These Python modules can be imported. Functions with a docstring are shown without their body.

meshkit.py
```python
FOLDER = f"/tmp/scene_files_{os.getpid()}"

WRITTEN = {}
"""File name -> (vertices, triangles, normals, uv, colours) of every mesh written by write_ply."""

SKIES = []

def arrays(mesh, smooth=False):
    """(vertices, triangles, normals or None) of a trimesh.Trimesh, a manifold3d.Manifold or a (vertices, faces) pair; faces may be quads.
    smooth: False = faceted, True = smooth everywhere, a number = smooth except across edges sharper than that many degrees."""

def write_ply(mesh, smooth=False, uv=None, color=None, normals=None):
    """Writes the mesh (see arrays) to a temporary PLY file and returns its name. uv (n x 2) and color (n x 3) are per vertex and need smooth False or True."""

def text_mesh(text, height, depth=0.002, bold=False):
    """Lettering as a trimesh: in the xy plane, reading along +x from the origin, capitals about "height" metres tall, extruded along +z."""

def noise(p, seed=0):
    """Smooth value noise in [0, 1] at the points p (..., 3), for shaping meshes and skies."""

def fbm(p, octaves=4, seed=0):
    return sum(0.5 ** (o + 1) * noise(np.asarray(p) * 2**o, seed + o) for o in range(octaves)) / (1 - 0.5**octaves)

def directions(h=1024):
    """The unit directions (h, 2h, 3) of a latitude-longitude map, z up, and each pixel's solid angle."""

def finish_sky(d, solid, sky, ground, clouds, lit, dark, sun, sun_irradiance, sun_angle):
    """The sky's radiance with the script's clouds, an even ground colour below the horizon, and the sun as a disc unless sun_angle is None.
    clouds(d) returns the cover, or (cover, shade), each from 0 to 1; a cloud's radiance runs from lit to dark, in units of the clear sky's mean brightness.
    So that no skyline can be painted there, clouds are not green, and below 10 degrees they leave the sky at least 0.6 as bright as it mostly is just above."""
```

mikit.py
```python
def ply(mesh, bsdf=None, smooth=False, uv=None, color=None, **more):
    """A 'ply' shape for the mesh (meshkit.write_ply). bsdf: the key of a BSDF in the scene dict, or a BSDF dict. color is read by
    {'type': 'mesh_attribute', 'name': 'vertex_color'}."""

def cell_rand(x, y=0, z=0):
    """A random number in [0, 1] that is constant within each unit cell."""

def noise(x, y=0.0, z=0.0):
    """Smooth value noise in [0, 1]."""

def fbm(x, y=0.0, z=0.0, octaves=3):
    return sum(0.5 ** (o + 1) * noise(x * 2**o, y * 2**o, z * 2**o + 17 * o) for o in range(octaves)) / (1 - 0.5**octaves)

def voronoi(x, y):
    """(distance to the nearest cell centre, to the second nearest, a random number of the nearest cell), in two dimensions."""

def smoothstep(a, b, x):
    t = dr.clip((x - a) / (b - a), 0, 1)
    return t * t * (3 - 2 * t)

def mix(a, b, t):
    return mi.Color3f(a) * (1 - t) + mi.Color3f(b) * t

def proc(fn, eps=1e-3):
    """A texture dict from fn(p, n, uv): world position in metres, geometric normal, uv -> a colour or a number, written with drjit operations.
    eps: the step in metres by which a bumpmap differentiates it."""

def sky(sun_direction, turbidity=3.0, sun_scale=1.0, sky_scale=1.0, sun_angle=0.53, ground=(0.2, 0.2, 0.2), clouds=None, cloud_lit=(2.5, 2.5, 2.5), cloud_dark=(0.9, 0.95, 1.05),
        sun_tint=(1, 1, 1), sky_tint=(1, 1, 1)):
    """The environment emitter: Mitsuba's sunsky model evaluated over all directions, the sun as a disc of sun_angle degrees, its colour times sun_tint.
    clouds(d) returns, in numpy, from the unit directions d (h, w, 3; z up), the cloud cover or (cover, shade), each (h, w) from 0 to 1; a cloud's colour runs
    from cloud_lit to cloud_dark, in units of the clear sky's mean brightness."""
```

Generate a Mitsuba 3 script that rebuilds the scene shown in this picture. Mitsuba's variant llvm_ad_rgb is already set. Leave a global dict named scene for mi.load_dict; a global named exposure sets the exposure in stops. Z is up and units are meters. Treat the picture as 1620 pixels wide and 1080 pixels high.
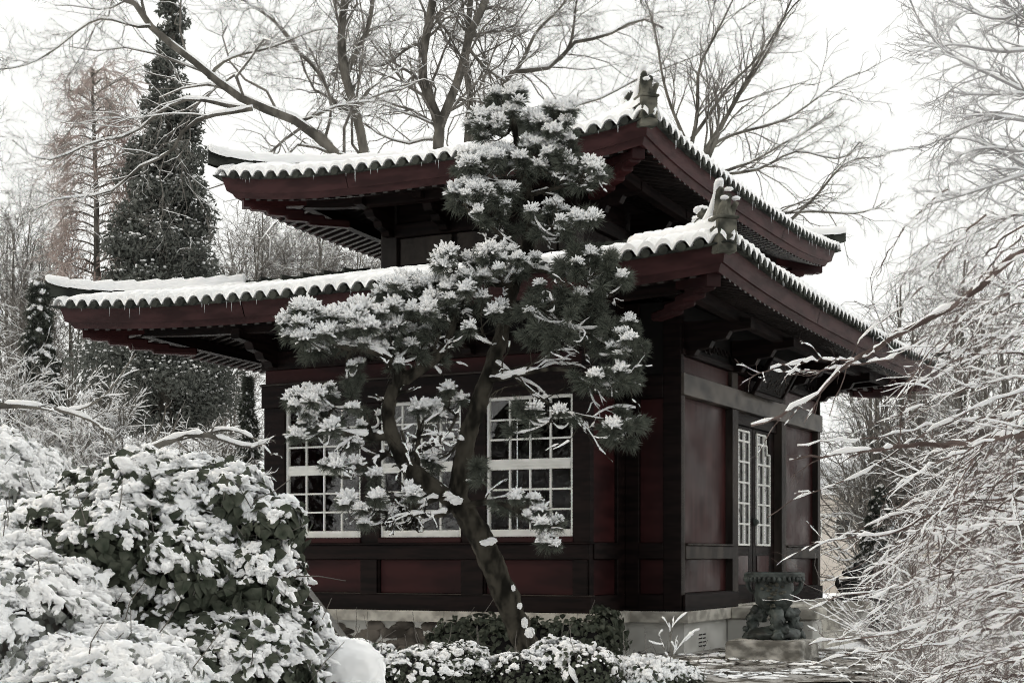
import math, numpy as np, mitsuba as mi, mikit, trimesh, shapely
import drjit as dr
from meshkit import noise as nz, fbm as nfbm
from scipy.interpolate import CubicSpline
from scipy.spatial import cKDTree
T = mi.ScalarTransform4f
scene, labels = {}, {}

# ------------------------------------------------------------------ camera, sky, exposure
F, H0, EYE = 2380.3, 878.8, 1.5           # focal length and horizon of the photograph, in its own pixels
scene['camera'] = {'type': 'perspective', 'fov': math.degrees(2 * math.atan(810 / F)), 'fov_axis': 'x', 'near_clip': 0.1, 'far_clip': 2000.0,
                   'principal_point_offset_y': -(H0 - 540) / 1080,
                   'to_world': T().look_at(origin=[0, 0, EYE], target=[0, 10, EYE], up=[0, 0, 1])}
scene['sky'] = mikit.sky((-0.75, -0.1, 0.62), turbidity=3, sun_scale=0.14, sun_angle=18, ground=(0.6, 0.6, 0.6), clouds=lambda d: 1.0,
                         cloud_lit=(3.62, 3.64, 3.52), cloud_dark=(2.5, 2.5, 2.5))
exposure = 1.42

# ------------------------------------------------------------------ materials
def mixf(a, b, t): return mikit.mix(a, b, t)
def material(name, a, b, scale=(1, 1, 1), rough=0.6, spec=0.4, lo=0.3, hi=0.7, octaves=3, bump=0, bscale=30., coat=0.0, two=True):
    def col(p, n, uv):
        return mixf(a, b, mikit.smoothstep(lo, hi, mikit.fbm(p.x * scale[0], p.y * scale[1], p.z * scale[2], octaves)))
    m = {'type': 'principled', 'base_color': mikit.proc(col), 'roughness': rough, 'specular': spec, 'clearcoat': coat}
    if bump:
        m = {'type': 'bumpmap', 'nested': m, 'tex': mikit.proc(lambda p, n, uv: mikit.fbm(p.x * bscale, p.y * bscale, p.z * bscale, 3)), 'scale': bump}
    scene[name] = {'type': 'twosided', 'bsdf': m} if two else m
def flat(name, c, rough=0.7, spec=0.3):
    scene[name] = {'type': 'twosided', 'bsdf': {'type': 'principled', 'base_color': {'type': 'rgb', 'value': list(c)}, 'roughness': rough, 'specular': spec}}
material('m_red', (.016, .0040, .0045), (.036, .0088, .0092), (1.5, 1.5, 5), .5, .16, bump=.002, bscale=14)
scene['m_gloss_red'] = {'type': 'twosided', 'bsdf': {'type': 'principled', 'specular': .14,
    'base_color': mikit.proc(lambda p, n, uv: mixf((.020, .0058, .006), (.048, .0155, .015), mikit.smoothstep(.25, .75, .6 * mikit.fbm(p.x * 1.3, p.y * 1.3, p.z * 2.2, 3) + .4 * mikit.fbm(p.x * 16, p.y * 16, p.z * 1.5, 2)))),
    'roughness': mikit.proc(lambda p, n, uv: .30 + .22 * mikit.smoothstep(.3, .7, mikit.fbm(p.x * 1.7 + 5, p.y * 1.7, p.z * 2.1, 3)))}}
material('m_fascia', (.026, .0088, .0092), (.050, .019, .0195), (3, 3, 9), .55, .16, bump=.002, bscale=20)
material('m_timber', (.0042, .0024, .0024), (.0120, .0064, .0060), (3, 3, 20), .55, .12, bump=.002, bscale=16)
material('m_weathered', (.014, .0105, .009), (.046, .036, .030), (5, 5, 1.2), .6, .3, bump=.004, bscale=14)
material('m_lintel', (.018, .0145, .0125), (.090, .076, .064), (2.2, 2.2, 3), .45, .35, bump=.004, bscale=14)
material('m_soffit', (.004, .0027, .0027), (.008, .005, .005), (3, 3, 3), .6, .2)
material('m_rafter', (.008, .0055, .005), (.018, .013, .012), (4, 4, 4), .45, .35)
material('m_white', (.66, .66, .63), (.78, .78, .75), (6, 6, 6), .45, .4)
material('m_tile', (.010, .012, .010), (.040, .044, .036), (7, 7, 7), .75, .3, bump=.006, bscale=25)
material('m_ornament', (.030, .032, .026), (.150, .145, .120), (9, 9, 9), .85, .2, bump=.012, bscale=22)
material('m_coping', (.28, .265, .235), (.52, .50, .45), (7, 7, 7), .85, .2, bump=.005, bscale=40)
material('m_plinth', (.40, .395, .37), (.56, .555, .53), (2.5, 2.5, 4), .85, .2, lo=.25, hi=.75, bump=.003, bscale=30)
material('m_rubble', (.030, .026, .022), (.130, .115, .100), (5, 5, 5), .9, .2, bump=.03, bscale=9)
material('m_block', (.15, .143, .128), (.50, .485, .45), (7, 7, 9), .95, .1, octaves=5, bump=.02, bscale=24)
material('m_bronze', (.018, .022, .020), (.070, .084, .078), (9, 9, 9), .5, .5, bump=.012, bscale=26)
material('m_lion', (.012, .012, .012), (.03, .03, .03), (9, 9, 9), .7, .3)
material('m_snow', (.84, .85, .86), (.90, .90, .90), (4, 4, 4), .95, .1, bump=.009, bscale=24)
material('m_snow_ground', (.80, .81, .82), (.89, .89, .89), (1, 1, 1), .95, .1, bump=.03, bscale=3)
material('m_litter', (.085, .078, .068), (.34, .33, .315), (8, 8, 8), .95, .1, lo=.38, hi=.62, bump=.02, bscale=16)
material('m_paving', (.26, .25, .235), (.42, .41, .39), (2, 2, 2), .9, .2)
material('m_pine_bark', (.012, .011, .009), (.062, .056, .045), (14, 14, 5), .95, .1, bump=.03, bscale=18)
material('m_bark', (.066, .062, .055), (.18, .168, .148), (6, 6, 2), .95, .1)
material('m_bark_pale', (.30, .29, .29), (.42, .41, .41), (3, 3, 1), .95, .1)
material('m_twig', (.11, .103, .094), (.21, .195, .178), (9, 9, 9), .9, .15)
material('m_twig_near', (.070, .050, .044), (.17, .13, .118), (14, 14, 14), .8, .2)
material('m_larch', (.30, .225, .205), (.46, .39, .36), (.6, .6, .6), .95, .1)
material('m_stucco', (.52, .47, .42), (.60, .55, .50), (.5, .5, .5), .9, .2)
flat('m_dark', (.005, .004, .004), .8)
flat('m_pole', (.20, .195, .185), .5)
flat('m_grille', (.03, .03, .03), .8)
flat('m_zinc', (.42, .43, .44), .6)
def leafmat(name, a, b, t=.25, rough=.5):
    scene[name] = {'type': 'principledthin', 'base_color': mikit.proc(lambda p, n, uv: mixf(a, b, mikit.noise(p.x * 31, p.y * 31, p.z * 31))), 'roughness': rough, 'diff_trans': t, 'spec_trans': 0.0}
leafmat('m_needle', (.058, .068, .055), (.160, .170, .145), .3, .5)
leafmat('m_ivy', (.035, .045, .032), (.115, .122, .098), .2, .35)
leafmat('m_ivy_hazed', (.10, .11, .095), (.36, .37, .35), .25, .6)  # leaf colour lightened to imitate white haze in the left corner
material('m_twig_hazed', (.16, .145, .138), (.32, .30, .29), (14, 14, 14), .9, .15)  # twig colour lightened to imitate white haze at the right edge
leafmat('m_evergreen', (.07, .08, .07), (.19, .195, .18), .3, .7)  # greyed leaf colour stands in for haze over the far conifers
leafmat('m_yew', (.035, .042, .034), (.10, .108, .092), .3, .7)
scene['m_pane'] = {'type': 'thindielectric', 'int_ior': 1.5}
scene['m_ice'] = {'type': 'twosided', 'bsdf': {'type': 'principled', 'base_color': {'type': 'rgb', 'value': [.55, .57, .58]}, 'roughness': .15, 'specular': .6}}

# ------------------------------------------------------------------ mesh helpers
taken = set()
def key_for(name):
    k, i = name, 0
    while k in taken:
        i += 1; k = f'{name}_{i:03d}'
    taken.add(k); return k
def add(name, mesh, bsdf, smooth=False, label=None, cat=None, group=None, kind=None):
    k = key_for(name)
    scene[k] = mikit.ply(mesh, bsdf, smooth=smooth)
    note(k, label, cat, group, kind)
    return k
def note(k, label=None, cat=None, group=None, kind=None):
    d = {a: b for a, b in dict(label=label, category=cat, group=group, kind=kind).items() if b}
    if d: labels[k] = d
def thing(name, label, cat, group=None):
    k = key_for(name); note(k, label, cat, group); return k

class MB:
    """collects pieces into one mesh"""
    def __init__(s): s.v, s.f, s.n = [], [], 0
    def add(s, v, f):
        v = np.asarray(v, float); f = np.asarray(f, int)
        if f.shape[1] == 4: f = np.vstack([f[:, [0, 1, 2]], f[:, [0, 2, 3]]])
        s.v.append(v); s.f.append(f + s.n); s.n += len(v); return s
    def tm(s, m): return s.add(m.vertices, m.faces)
    def box(s, x0, x1, y0, y1, z0, z1, b=.008): return s.add(*cbox(x0, x1, y0, y1, z0, z1, b))
    def get(s): return np.vstack(s.v), np.vstack(s.f)
def cbox(x0, x1, y0, y1, z0, z1, b=.008):
    lo, hi = np.array([min(x0, x1), min(y0, y1), min(z0, z1)]), np.array([max(x0, x1), max(y0, y1), max(z0, z1)])
    b = min(b, (hi - lo).min() * .35)
    pts = []
    for sx in (0, 1):
        for sy in (0, 1):
            for sz in (0, 1):
                c = np.where([sx, sy, sz], hi, lo); d = np.where([sx, sy, sz], -b, b)
                for ax in range(3):
                    q = c + d; q[ax] = c[ax]; pts.append(q)
    return np.array(pts), CB_F
def _cb():
    import scipy.spatial as sp
    global CB_F
    CB_F = np.zeros((1, 3), int)
    v, _ = cbox(0, 1, 0, 1, 0, 1, .2)
    h = sp.ConvexHull(v); f = h.simplices.copy()
    for t in f:
        n = np.cross(v[t[1]] - v[t[0]], v[t[2]] - v[t[0]])
        if n @ (v[t].mean(0) - .5) < 0: t[1], t[2] = t[2], t[1]
    CB_F = f
_cb()
def unit(a): return a / (np.linalg.norm(a, axis=-1, keepdims=True) + 1e-12)
def tubes(P, R, sides=5, caps=False):
    """P (B,K,3) polylines, R (B,K) radii -> one mesh"""
    P = np.asarray(P, float); R = np.asarray(R, float)
    B, K = R.shape
    t = np.gradient(P, axis=1); t = unit(t)
    m = unit(P[:, -1] - P[:, 0])
    ax = np.eye(3)[np.argmin(np.abs(m), axis=1)]
    a = unit(np.cross(t, ax[:, None, :])); b = np.cross(t, a)
    ang = np.arange(sides) * 2 * np.pi / sides
    v = P[:, :, None] + R[:, :, None, None] * (np.cos(ang)[None, None, :, None] * a[:, :, None] + np.sin(ang)[None, None, :, None] * b[:, :, None])
    i, j = np.meshgrid(np.arange(K - 1), np.arange(sides), indexing='ij')
    q = np.stack([i * sides + j, i * sides + (j + 1) % sides, (i + 1) * sides + (j + 1) % sides, (i + 1) * sides + j], -1).reshape(-1, 4)
    f = np.vstack([q[:, [0, 1, 2]], q[:, [0, 2, 3]]])
    if caps:
        e = np.array([[0, k + 1, k] for k in range(1, sides - 1)])
        f = np.vstack([f, e, (K - 1) * sides + e[:, ::-1]])
    f = (f[None] + (np.arange(B) * K * sides)[:, None, None]).reshape(-1, 3)
    return v.reshape(-1, 3), f
def resample(p, K):
    p = np.asarray(p, float)
    d = np.r_[0, np.cumsum(np.linalg.norm(np.diff(p, axis=0), axis=1))]
    return CubicSpline(d, p)(np.linspace(0, d[-1], K)) if len(p) > 2 else p[0] + (p[1] - p[0]) * np.linspace(0, 1, K)[:, None]
def grow(P, R, n, rng, s0=.25, s1=1., ang=(.75, .25), lr=.5, up=0., grav=0., wig=.22, rr=.6, tip=.35, K=6, rmin=0., flat=0., lmax=1e9):
    """n children per parent polyline, each a polyline of its own"""
    B = len(P)
    n = np.broadcast_to(n, (B,))
    idx = np.repeat(np.arange(B), n); M = len(idx)
    s = s0 + (s1 - s0) * rng.random(M)
    k = P.shape[1] - 1; x = s * k; i = np.minimum(x.astype(int), k - 1); fr = (x - i)[:, None]
    base = P[idx, i] * (1 - fr) + P[idx, i + 1] * fr
    tan = unit(P[idx, i + 1] - P[idx, i])
    rb = np.maximum((R[idx, i] * (1 - fr[:, 0]) + R[idx, i + 1] * fr[:, 0]) * rr, rmin)
    L = np.linalg.norm(np.diff(P, axis=1), axis=2).sum(1)[idx]
    l = np.minimum(L * lr * (1.2 - .6 * s), np.broadcast_to(lmax, (B,))[idx]) * rng.uniform(.55, 1.3, M)
    perp = rng.normal(size=(M, 3)); perp[:, 2] *= 1 - flat
    perp = unit(perp - (perp * tan).sum(1, keepdims=True) * tan)
    a = np.clip(rng.normal(ang[0], ang[1], M), .15, 1.6)[:, None]
    d = tan * np.cos(a) + perp * np.sin(a); d[:, 2] += up; d = unit(d)
    pts = [base]
    for j in range(K - 1):
        pts.append(pts[-1] + d * (l / (K - 1))[:, None])
        d = d + wig * rng.normal(size=(M, 3)); d[:, 2] += grav; d = unit(d)
    return np.stack(pts, 1), rb[:, None] * np.linspace(1, tip, K)[None]
def snow_tubes(P, R, h, rng, keep=1.0, cut=.35, sides=5, lump=.25, gap=0.):
    """a ridge of snow lying along the upper side of each branch; none where it climbs steeply"""
    if keep < 1:
        m = rng.random(len(P)) < keep; P, R = P[m], R[m]
    t = unit(np.gradient(P, axis=1))
    fl = np.clip((np.sqrt(np.maximum(1 - t[..., 2] ** 2, 0)) - cut) / (1 - cut), 0, 1) ** .7
    w = rng.uniform(1 - lump, 1 + lump, R.shape)
    if gap: w = np.where(rng.random(R.shape) < gap, 0., w); fl = fl * (w > 0)
    rad = (R * .8 + h) * fl * w
    C = P.copy(); C[..., 2] += R * .6 + h * .55 * fl * w - (1 - fl) * R
    rad[:, 0] *= .7; rad[:, -1] *= .6
    return tubes(C, np.maximum(rad, .0004), sides)
ICO1 = trimesh.creation.icosphere(1); ICO2 = trimesh.creation.icosphere(2)
def blobs(C, S, rng, ico=ICO1, rough=.25, axes=None):
    """lumpy ellipsoids: centres C (n,3), radii S (n,3), optional axes (n,3,3) rows"""
    v, f = np.array(ico.vertices), np.array(ico.faces)
    n = len(C)
    r = 1 + rough * (rng.random((n, len(v))) - .5) * 2 * .6
    q = v[None] * r[..., None] * S[:, None, :]
    if axes is not None: q = np.einsum('nij,nkj->nki', np.swapaxes(axes, 1, 2), q)
    else:
        a = rng.uniform(0, 2 * np.pi, n); c, s = np.cos(a), np.sin(a)
        q = np.stack([q[..., 0] * c[:, None] - q[..., 1] * s[:, None], q[..., 0] * s[:, None] + q[..., 1] * c[:, None], q[..., 2]], -1)
    return (q + C[:, None]).reshape(-1, 3), (f[None] + (np.arange(n) * len(v))[:, None, None]).reshape(-1, 3)
def at(x, y, Y): return np.array([(x - 810) / F * Y, Y, EYE + (H0 - y) / F * Y])
def path(pts, Y, K=14):
    """pixels + depth (a number or one per point) -> smooth polyline in the place"""
    Ys = np.broadcast_to(Y, (len(pts),))
    return resample([at(x, y, d) for (x, y), d in zip(pts, Ys)], K)

# ------------------------------------------------------------------ ground
def ground_z(x, y): return .32 * np.clip((y - 8) / 5, 0, 1) ** 1.5 + 0 * x
gx = np.concatenate([-np.geomspace(400, 14, 14), np.linspace(-12, 12, 61), np.geomspace(14, 400, 14)])
gy = np.concatenate([np.linspace(-30, 2, 8), np.linspace(4, 34, 76), np.geomspace(36, 600, 16)])
X, Y = np.meshgrid(gx, gy)
Z = ground_z(X, Y) + .10 * (nfbm(np.stack([X * .5, Y * .5, 0 * X], -1), 3, 4) - .5) * (np.hypot(X - .7, Y - 20) > 8)
ii, jj = np.meshgrid(np.arange(len(gy) - 1), np.arange(len(gx) - 1), indexing='ij')
w = len(gx)
quads = np.stack([ii * w + jj, ii * w + jj + 1, (ii + 1) * w + jj + 1, (ii + 1) * w + jj], -1).reshape(-1, 4)
add('ground', (np.stack([X, Y, Z], -1).reshape(-1, 3), quads), 'm_snow_ground', True, 'snow covered garden ground around the pavilion', None, None, 'structure')

# ------------------------------------------------------------------ the pavilion
AL = math.radians(26.474); CA, SA = math.cos(AL), math.sin(AL); CX, CY = .703, 21.41
def W(v):
    v = np.asarray(v, float); o = v.copy()
    o[..., 0] = CX + v[..., 0] * CA + v[..., 1] * SA
    o[..., 1] = CY - v[..., 0] * SA + v[..., 1] * CA
    return o
pav = thing('tea_pavilion', 'dark red two-tiered timber pavilion with snow on its curved tiled roofs', 'pavilion')
def part(name, mb, bsdf, smooth=False, holder=None, **kw):
    v, f = mb.get() if isinstance(mb, MB) else mb
    return add((holder or pav) + '__' + name, (W(v), f), bsdf, smooth, **kw)
A_, B_, HA, HB = 2.211, 3.056, 2.922, 4.074       # cruciform plan: bay half widths and how far the bays stand out
ZF, ZG = .855, .28
outline = shapely.union(shapely.box(-A_, -HB, A_, HB), shapely.box(-HA, -B_, HA, B_))
def extr(poly, z0, z1):
    m = trimesh.creation.extrude_polygon(poly, z1 - z0, engine='earcut'); m.apply_translation([0, 0, z0]); return m
pl = outline.buffer(.05, join_style=2)
# plinth wall and coping
base = MB().tm(extr(pl, -.2, ZF - .127))
plinth = part('plinth', base, 'm_plinth', label='white rendered plinth wall')
cop = outline.buffer(.12, join_style=2)
part('plinth__core', MB().tm(extr(outline.buffer(-.25, join_style=2), ZF - .13, ZF - .004)), 'm_dark')
ring = cop.difference(outline.buffer(-.22, join_style=2))
cuts = [shapely.box(p - .003, -9, p + .003, 9) for p in (-1.62, -.62, .42, 1.38)] + [shapely.box(-9, q - .003, 9, q + .003) for q in (-2.2, -1.1, .1, 1.2, 2.2)]
cuts += [shapely.box(A_ - .1, -HB - 1, A_ - .094, HB + 1), shapely.box(-A_ + .094, -HB - 1, -A_ + .1, HB + 1)]
stones = ring.difference(shapely.union_all(cuts))
for g in sorted(stones.geoms, key=lambda g: (round(g.centroid.x, 2), round(g.centroid.y, 2))):
    if g.area > .004:
        part('plinth__coping_stone', MB().tm(extr(g, ZF - .125, ZF)), 'm_coping')
# air brick in the plinth
mb = MB()
for r in range(4):
    for c in range(2):
        mb.box(HA + .049, HA + .058, -2.60 + c * .14, -2.50 + c * .14, .56 - r * .045, .575 - r * .045, .002)
part('plinth__vent', mb, 'm_grille', label='small slotted air vent in the white plinth')
# rubble stone facing under the window bay
rngp = np.random.default_rng(3)
mb = MB()
for k in range(150):
    p = rngp.uniform(-A_ - .02, A_ - .25); z = rngp.uniform(.25, ZF - .17)
    C = np.array([[p, -HB - .05, z]]); S = np.array([[rngp.uniform(.06, .16), .035, rngp.uniform(.04, .08)]])
    mb.add(*blobs(C, S, rngp, ICO1, .3, np.eye(3)[None]))
part('plinth__rubble_facing', mb, 'm_rubble', 30, kind='stuff', label='dark rough stones facing the plinth below the windows')

def wallrun(axis, fixed, out, spans):
    """a box on one face of the walls: axis 'p' runs along p at q=fixed, outward sign out"""
    pass
def fbox(face, a0, a1, z0, z1, d0, d1, b=.006):
    """box on a face: a along the face, z up, d outwards from the face"""
    k, s = face
    c = {'F': (-HB, -1), 'R': (HA, 1), 'N1': (A_, 1), 'N2': (-B_, -1), 'K': (HB, 1), 'L': (-HA, -1), 'L1': (-A_, -1), 'L2': (-B_, -1)}[k]
    o0, o1 = c[0] + c[1] * d0, c[0] + c[1] * d1
    return cbox(a0, a1, o0, o1, z0, z1, b) if k in ('F', 'N2', 'K', 'L2') else cbox(o0, o1, a0, a1, z0, z1, b)
def fpart(name, face, a0, a1, z0, z1, d0, d1, m, holder=None, b=.006, **kw):
    v, f = fbox((face, 0), a0, a1, z0, z1, d0, d1, b)
    return part(name, (v, f), m, holder=holder, **kw)
ZT = 4.45      # wall top, inside the eaves
wall = pav + '__wall'; taken.add(wall)
# --- window bay (F): posts, sill, rails, panels, windows
posts = [(-2.211, -1.90), (-.80, -.53), (.575, .90), (2.0, 2.211)]
for a0, a1 in posts:
    fpart('wall__post', 'F', a0, a1, 1.04, 3.33, -.12, .0, 'm_timber')
    fpart('wall__dado_post', 'F', a0 + .02, a1 - .02, 1.04, 1.455, .003, .03, 'm_timber')
fpart('wall__base_board', 'F', -2.24, 2.24, ZF, 1.04, -.1, .045, 'm_timber')
fpart('wall__base_moulding', 'F', -2.24, 2.24, 1.04, 1.056, -.1, .03, 'm_weathered')
fpart('wall__dado_rail', 'F', -2.211, 2.211, 1.455, 1.63, -.1, .022, 'm_timber')
fpart('wall__ledge', 'F', -2.25, 2.25, 1.63, 1.65, -.1, .055, 'm_timber')
fpart('wall__head_beam', 'F', -2.23, 2.23, 3.33, 3.60, -.13, .03, 'm_timber')
fpart('wall__head_moulding', 'F', -2.25, 2.25, 3.60, 3.625, -.13, .05, 'm_weathered')
fpart('wall__frieze_panel', 'F', -2.2, 2.2, 3.625, 3.80, -.13, -.02, 'm_red')
fpart('wall__top_beam', 'F', -2.23, 2.23, 3.80, 4.02, -.13, .03, 'm_timber')
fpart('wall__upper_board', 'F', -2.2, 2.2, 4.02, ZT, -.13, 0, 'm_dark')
wins = [(-1.90, -.80), (-.53, .575), (.90, 2.0)]
for (a0, a1) in wins:
    fpart('wall__dado_panel', 'F', a0, a1, 1.056, 1.455, -.1, -.03, 'm_red')
    fpart('wall__sill', 'F', a0 - .01, a1 + .01, 1.65, 1.712, -.12, .02, 'm_red')
def window(a0, a1):
    hold = pav + '__window'
    hk = key_for(hold)
    mb = MB(); fr = .035
    z0, z1, zm0, zm1 = 1.715, 3.325, 2.485, 2.605
    for s in ((a0, a0 + fr, z0, z1), (a1 - fr, a1, z0, z1), (a0 + fr, a1 - fr, z1 - .04, z1), (a0 + fr, a1 - fr, z0, z0 + .085), (a0 + fr, a1 - fr, zm0, zm1)):
        mb.add(*fbox(('F', 0), s[0], s[1], s[2], s[3], -.09, -.03))
    mb.add(*fbox(('F', 0), a0 + fr, a1 - fr, zm0 + .03, zm0 + .07, -.032, -.02, .004))
    v, f = mb.get()
    scene[hk] = mikit.ply((W(v), f), 'm_white')
    xs = np.linspace(a0 + fr, a1 - fr, 5)
    for lo, hi in ((z0 + .085, zm0), (zm1, z1 - .04)):
        zs = np.linspace(lo, hi, 4)
        for x in xs[1:-1]: fpart('muntin', 'F', x - .011, x + .011, lo, hi, -.075, -.04, 'm_white', hk, .004)
        for z in zs[1:-1]: fpart('muntin', 'F', a0 + fr, a1 - fr, z - .011, z + .011, -.073, -.042, 'm_white', hk, .004)
        for i in range(4):
            for j in range(3):
                t = (np.array([i * 7.3 + j * 3.1, lo * 5 + a0 * 9, 0.5]))
                o = -HB + .058 + .003 * nz(t[None] * 3.3)[0]
                dz = .004 * (nz(t[None] * 2.1)[0] - .5)
                v = np.array([[xs[i], o, zs[j]], [xs[i + 1], o + dz, zs[j]], [xs[i + 1], o + dz, zs[j + 1]], [xs[i], o + 2 * dz, zs[j + 1]]])
                part('pane', (v, np.array([[0, 1, 2, 3]])), 'm_pane', holder=hk)
for a0, a1 in wins: window(a0, a1)
# --- notch walls: side of the window bay, and return of the door bay (near corner), and their far twins
for nm, face, a0, a1, panels, psts in (('near', 'N1', -HB, -B_, [(-3.98, -3.28)], [(-HB + .0, -3.98), (-3.28, -3.06)]),
                                       ('ret', 'N2', A_, HA, [(2.40, 2.70)], [(2.225, 2.40), (2.70, 2.922)])):
    for q0, q1 in psts: fpart('wall__post', face, q0, q1, ZF, ZT, -.1, .012 if q0 > -3.5 or face == 'N2' else -.002, 'm_timber')
    for q0, q1 in panels:
        fpart('wall__panel', face, q0, q1, 1.65, 3.33, -.1, -.03, 'm_red')
        fpart('wall__dado_panel', face, q0, q1, 1.05, 1.46, -.1, -.03, 'm_red')
        fpart('wall__dado_rail', face, q0, q1, 1.46, 1.65, -.1, .02, 'm_timber')
        fpart('wall__base_board', face, q0, q1, ZF, 1.05, -.1, .035, 'm_timber')
        fpart('wall__head_beam', face, q0, q1, 3.33, 3.60, -.1, .02, 'm_timber')
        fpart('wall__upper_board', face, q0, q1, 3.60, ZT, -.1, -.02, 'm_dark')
# --- door bay (R)
for q0, q1 in ((-3.056, -2.93), (2.915, 3.056)):
    fpart('wall__corner_post', 'R', q0, q1, ZF, 3.36, -.12, .0, 'm_weathered')
for q0, q1 in ((-1.20, -.97), (.98, 1.20)):
    fpart('wall__door_post', 'R', q0, q1, ZF, 3.36, -.2, .01, 'm_weathered')
for q0, q1 in ((-2.93, -1.20), (1.20, 2.915)):
    fpart('wall__panel', 'R', q0, q1, 1.645, 3.36, -.14, -.085, 'm_gloss_red', label='glossy dark red wall panel beside the door')
    fpart('wall__dado_panel', 'R', q0, q1, 1.06, 1.46, -.14, -.085, 'm_gloss_red')
    fpart('wall__dado_rail', 'R', q0, q1, 1.46, 1.62, -.14, .012, 'm_weathered')
    fpart('wall__ledge', 'R', q0, q1, 1.62, 1.645, -.14, .04, 'm_weathered')
    fpart('wall__base_board', 'R', q0 - .12, q1 + .12, ZF, 1.05, .012, .045, 'm_timber')
    fpart('wall__base_board', 'R', q0, q1, ZF, 1.06, -.14, .0, 'm_timber')
fpart('wall__lintel', 'R', -3.06, 3.06, 3.36, 3.615, -.14, .035, 'm_lintel', label='weathered grey-brown lintel beam over the door')
for q0, q1 in ((-3.0, -1.2), (-.95, .95), (1.2, 3.0)):
    fpart('wall__transom_panel', 'R', q0, q1, 3.615, 3.83, -.14, -.05, 'm_gloss_red')
for q0, q1 in ((-3.056, -3.0), (-1.2, -.95), (.95, 1.2), (3.0, 3.056)):
    fpart('wall__transom_post', 'R', q0, q1, 3.615, 3.83, -.14, 0, 'm_weathered')
fpart('wall__top_beam', 'R', -3.06, 3.06, 3.83, 3.90, -.14, .03, 'm_timber')
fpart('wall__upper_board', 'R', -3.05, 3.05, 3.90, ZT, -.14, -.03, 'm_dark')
# carved frieze: scrolls in relief
mb = MB()
rngf = np.random.default_rng(8)
for q in np.arange(-2.9, 2.95, .17):
    th = np.linspace(0, 4.5, 10); r = .075 * (1 - th / 6)
    pts = np.stack([np.full(10, HA + .0), q + r * np.cos(th), 4.0 + r * np.sin(th) * rngf.choice([-1, 1])], -1)
    mb.add(*tubes(pts[None], np.full((1, 10), .014), 5))
part('wall__carved_frieze', mb, 'm_timber', 30, kind='stuff', label='carved scrollwork frieze above the door bay')
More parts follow.
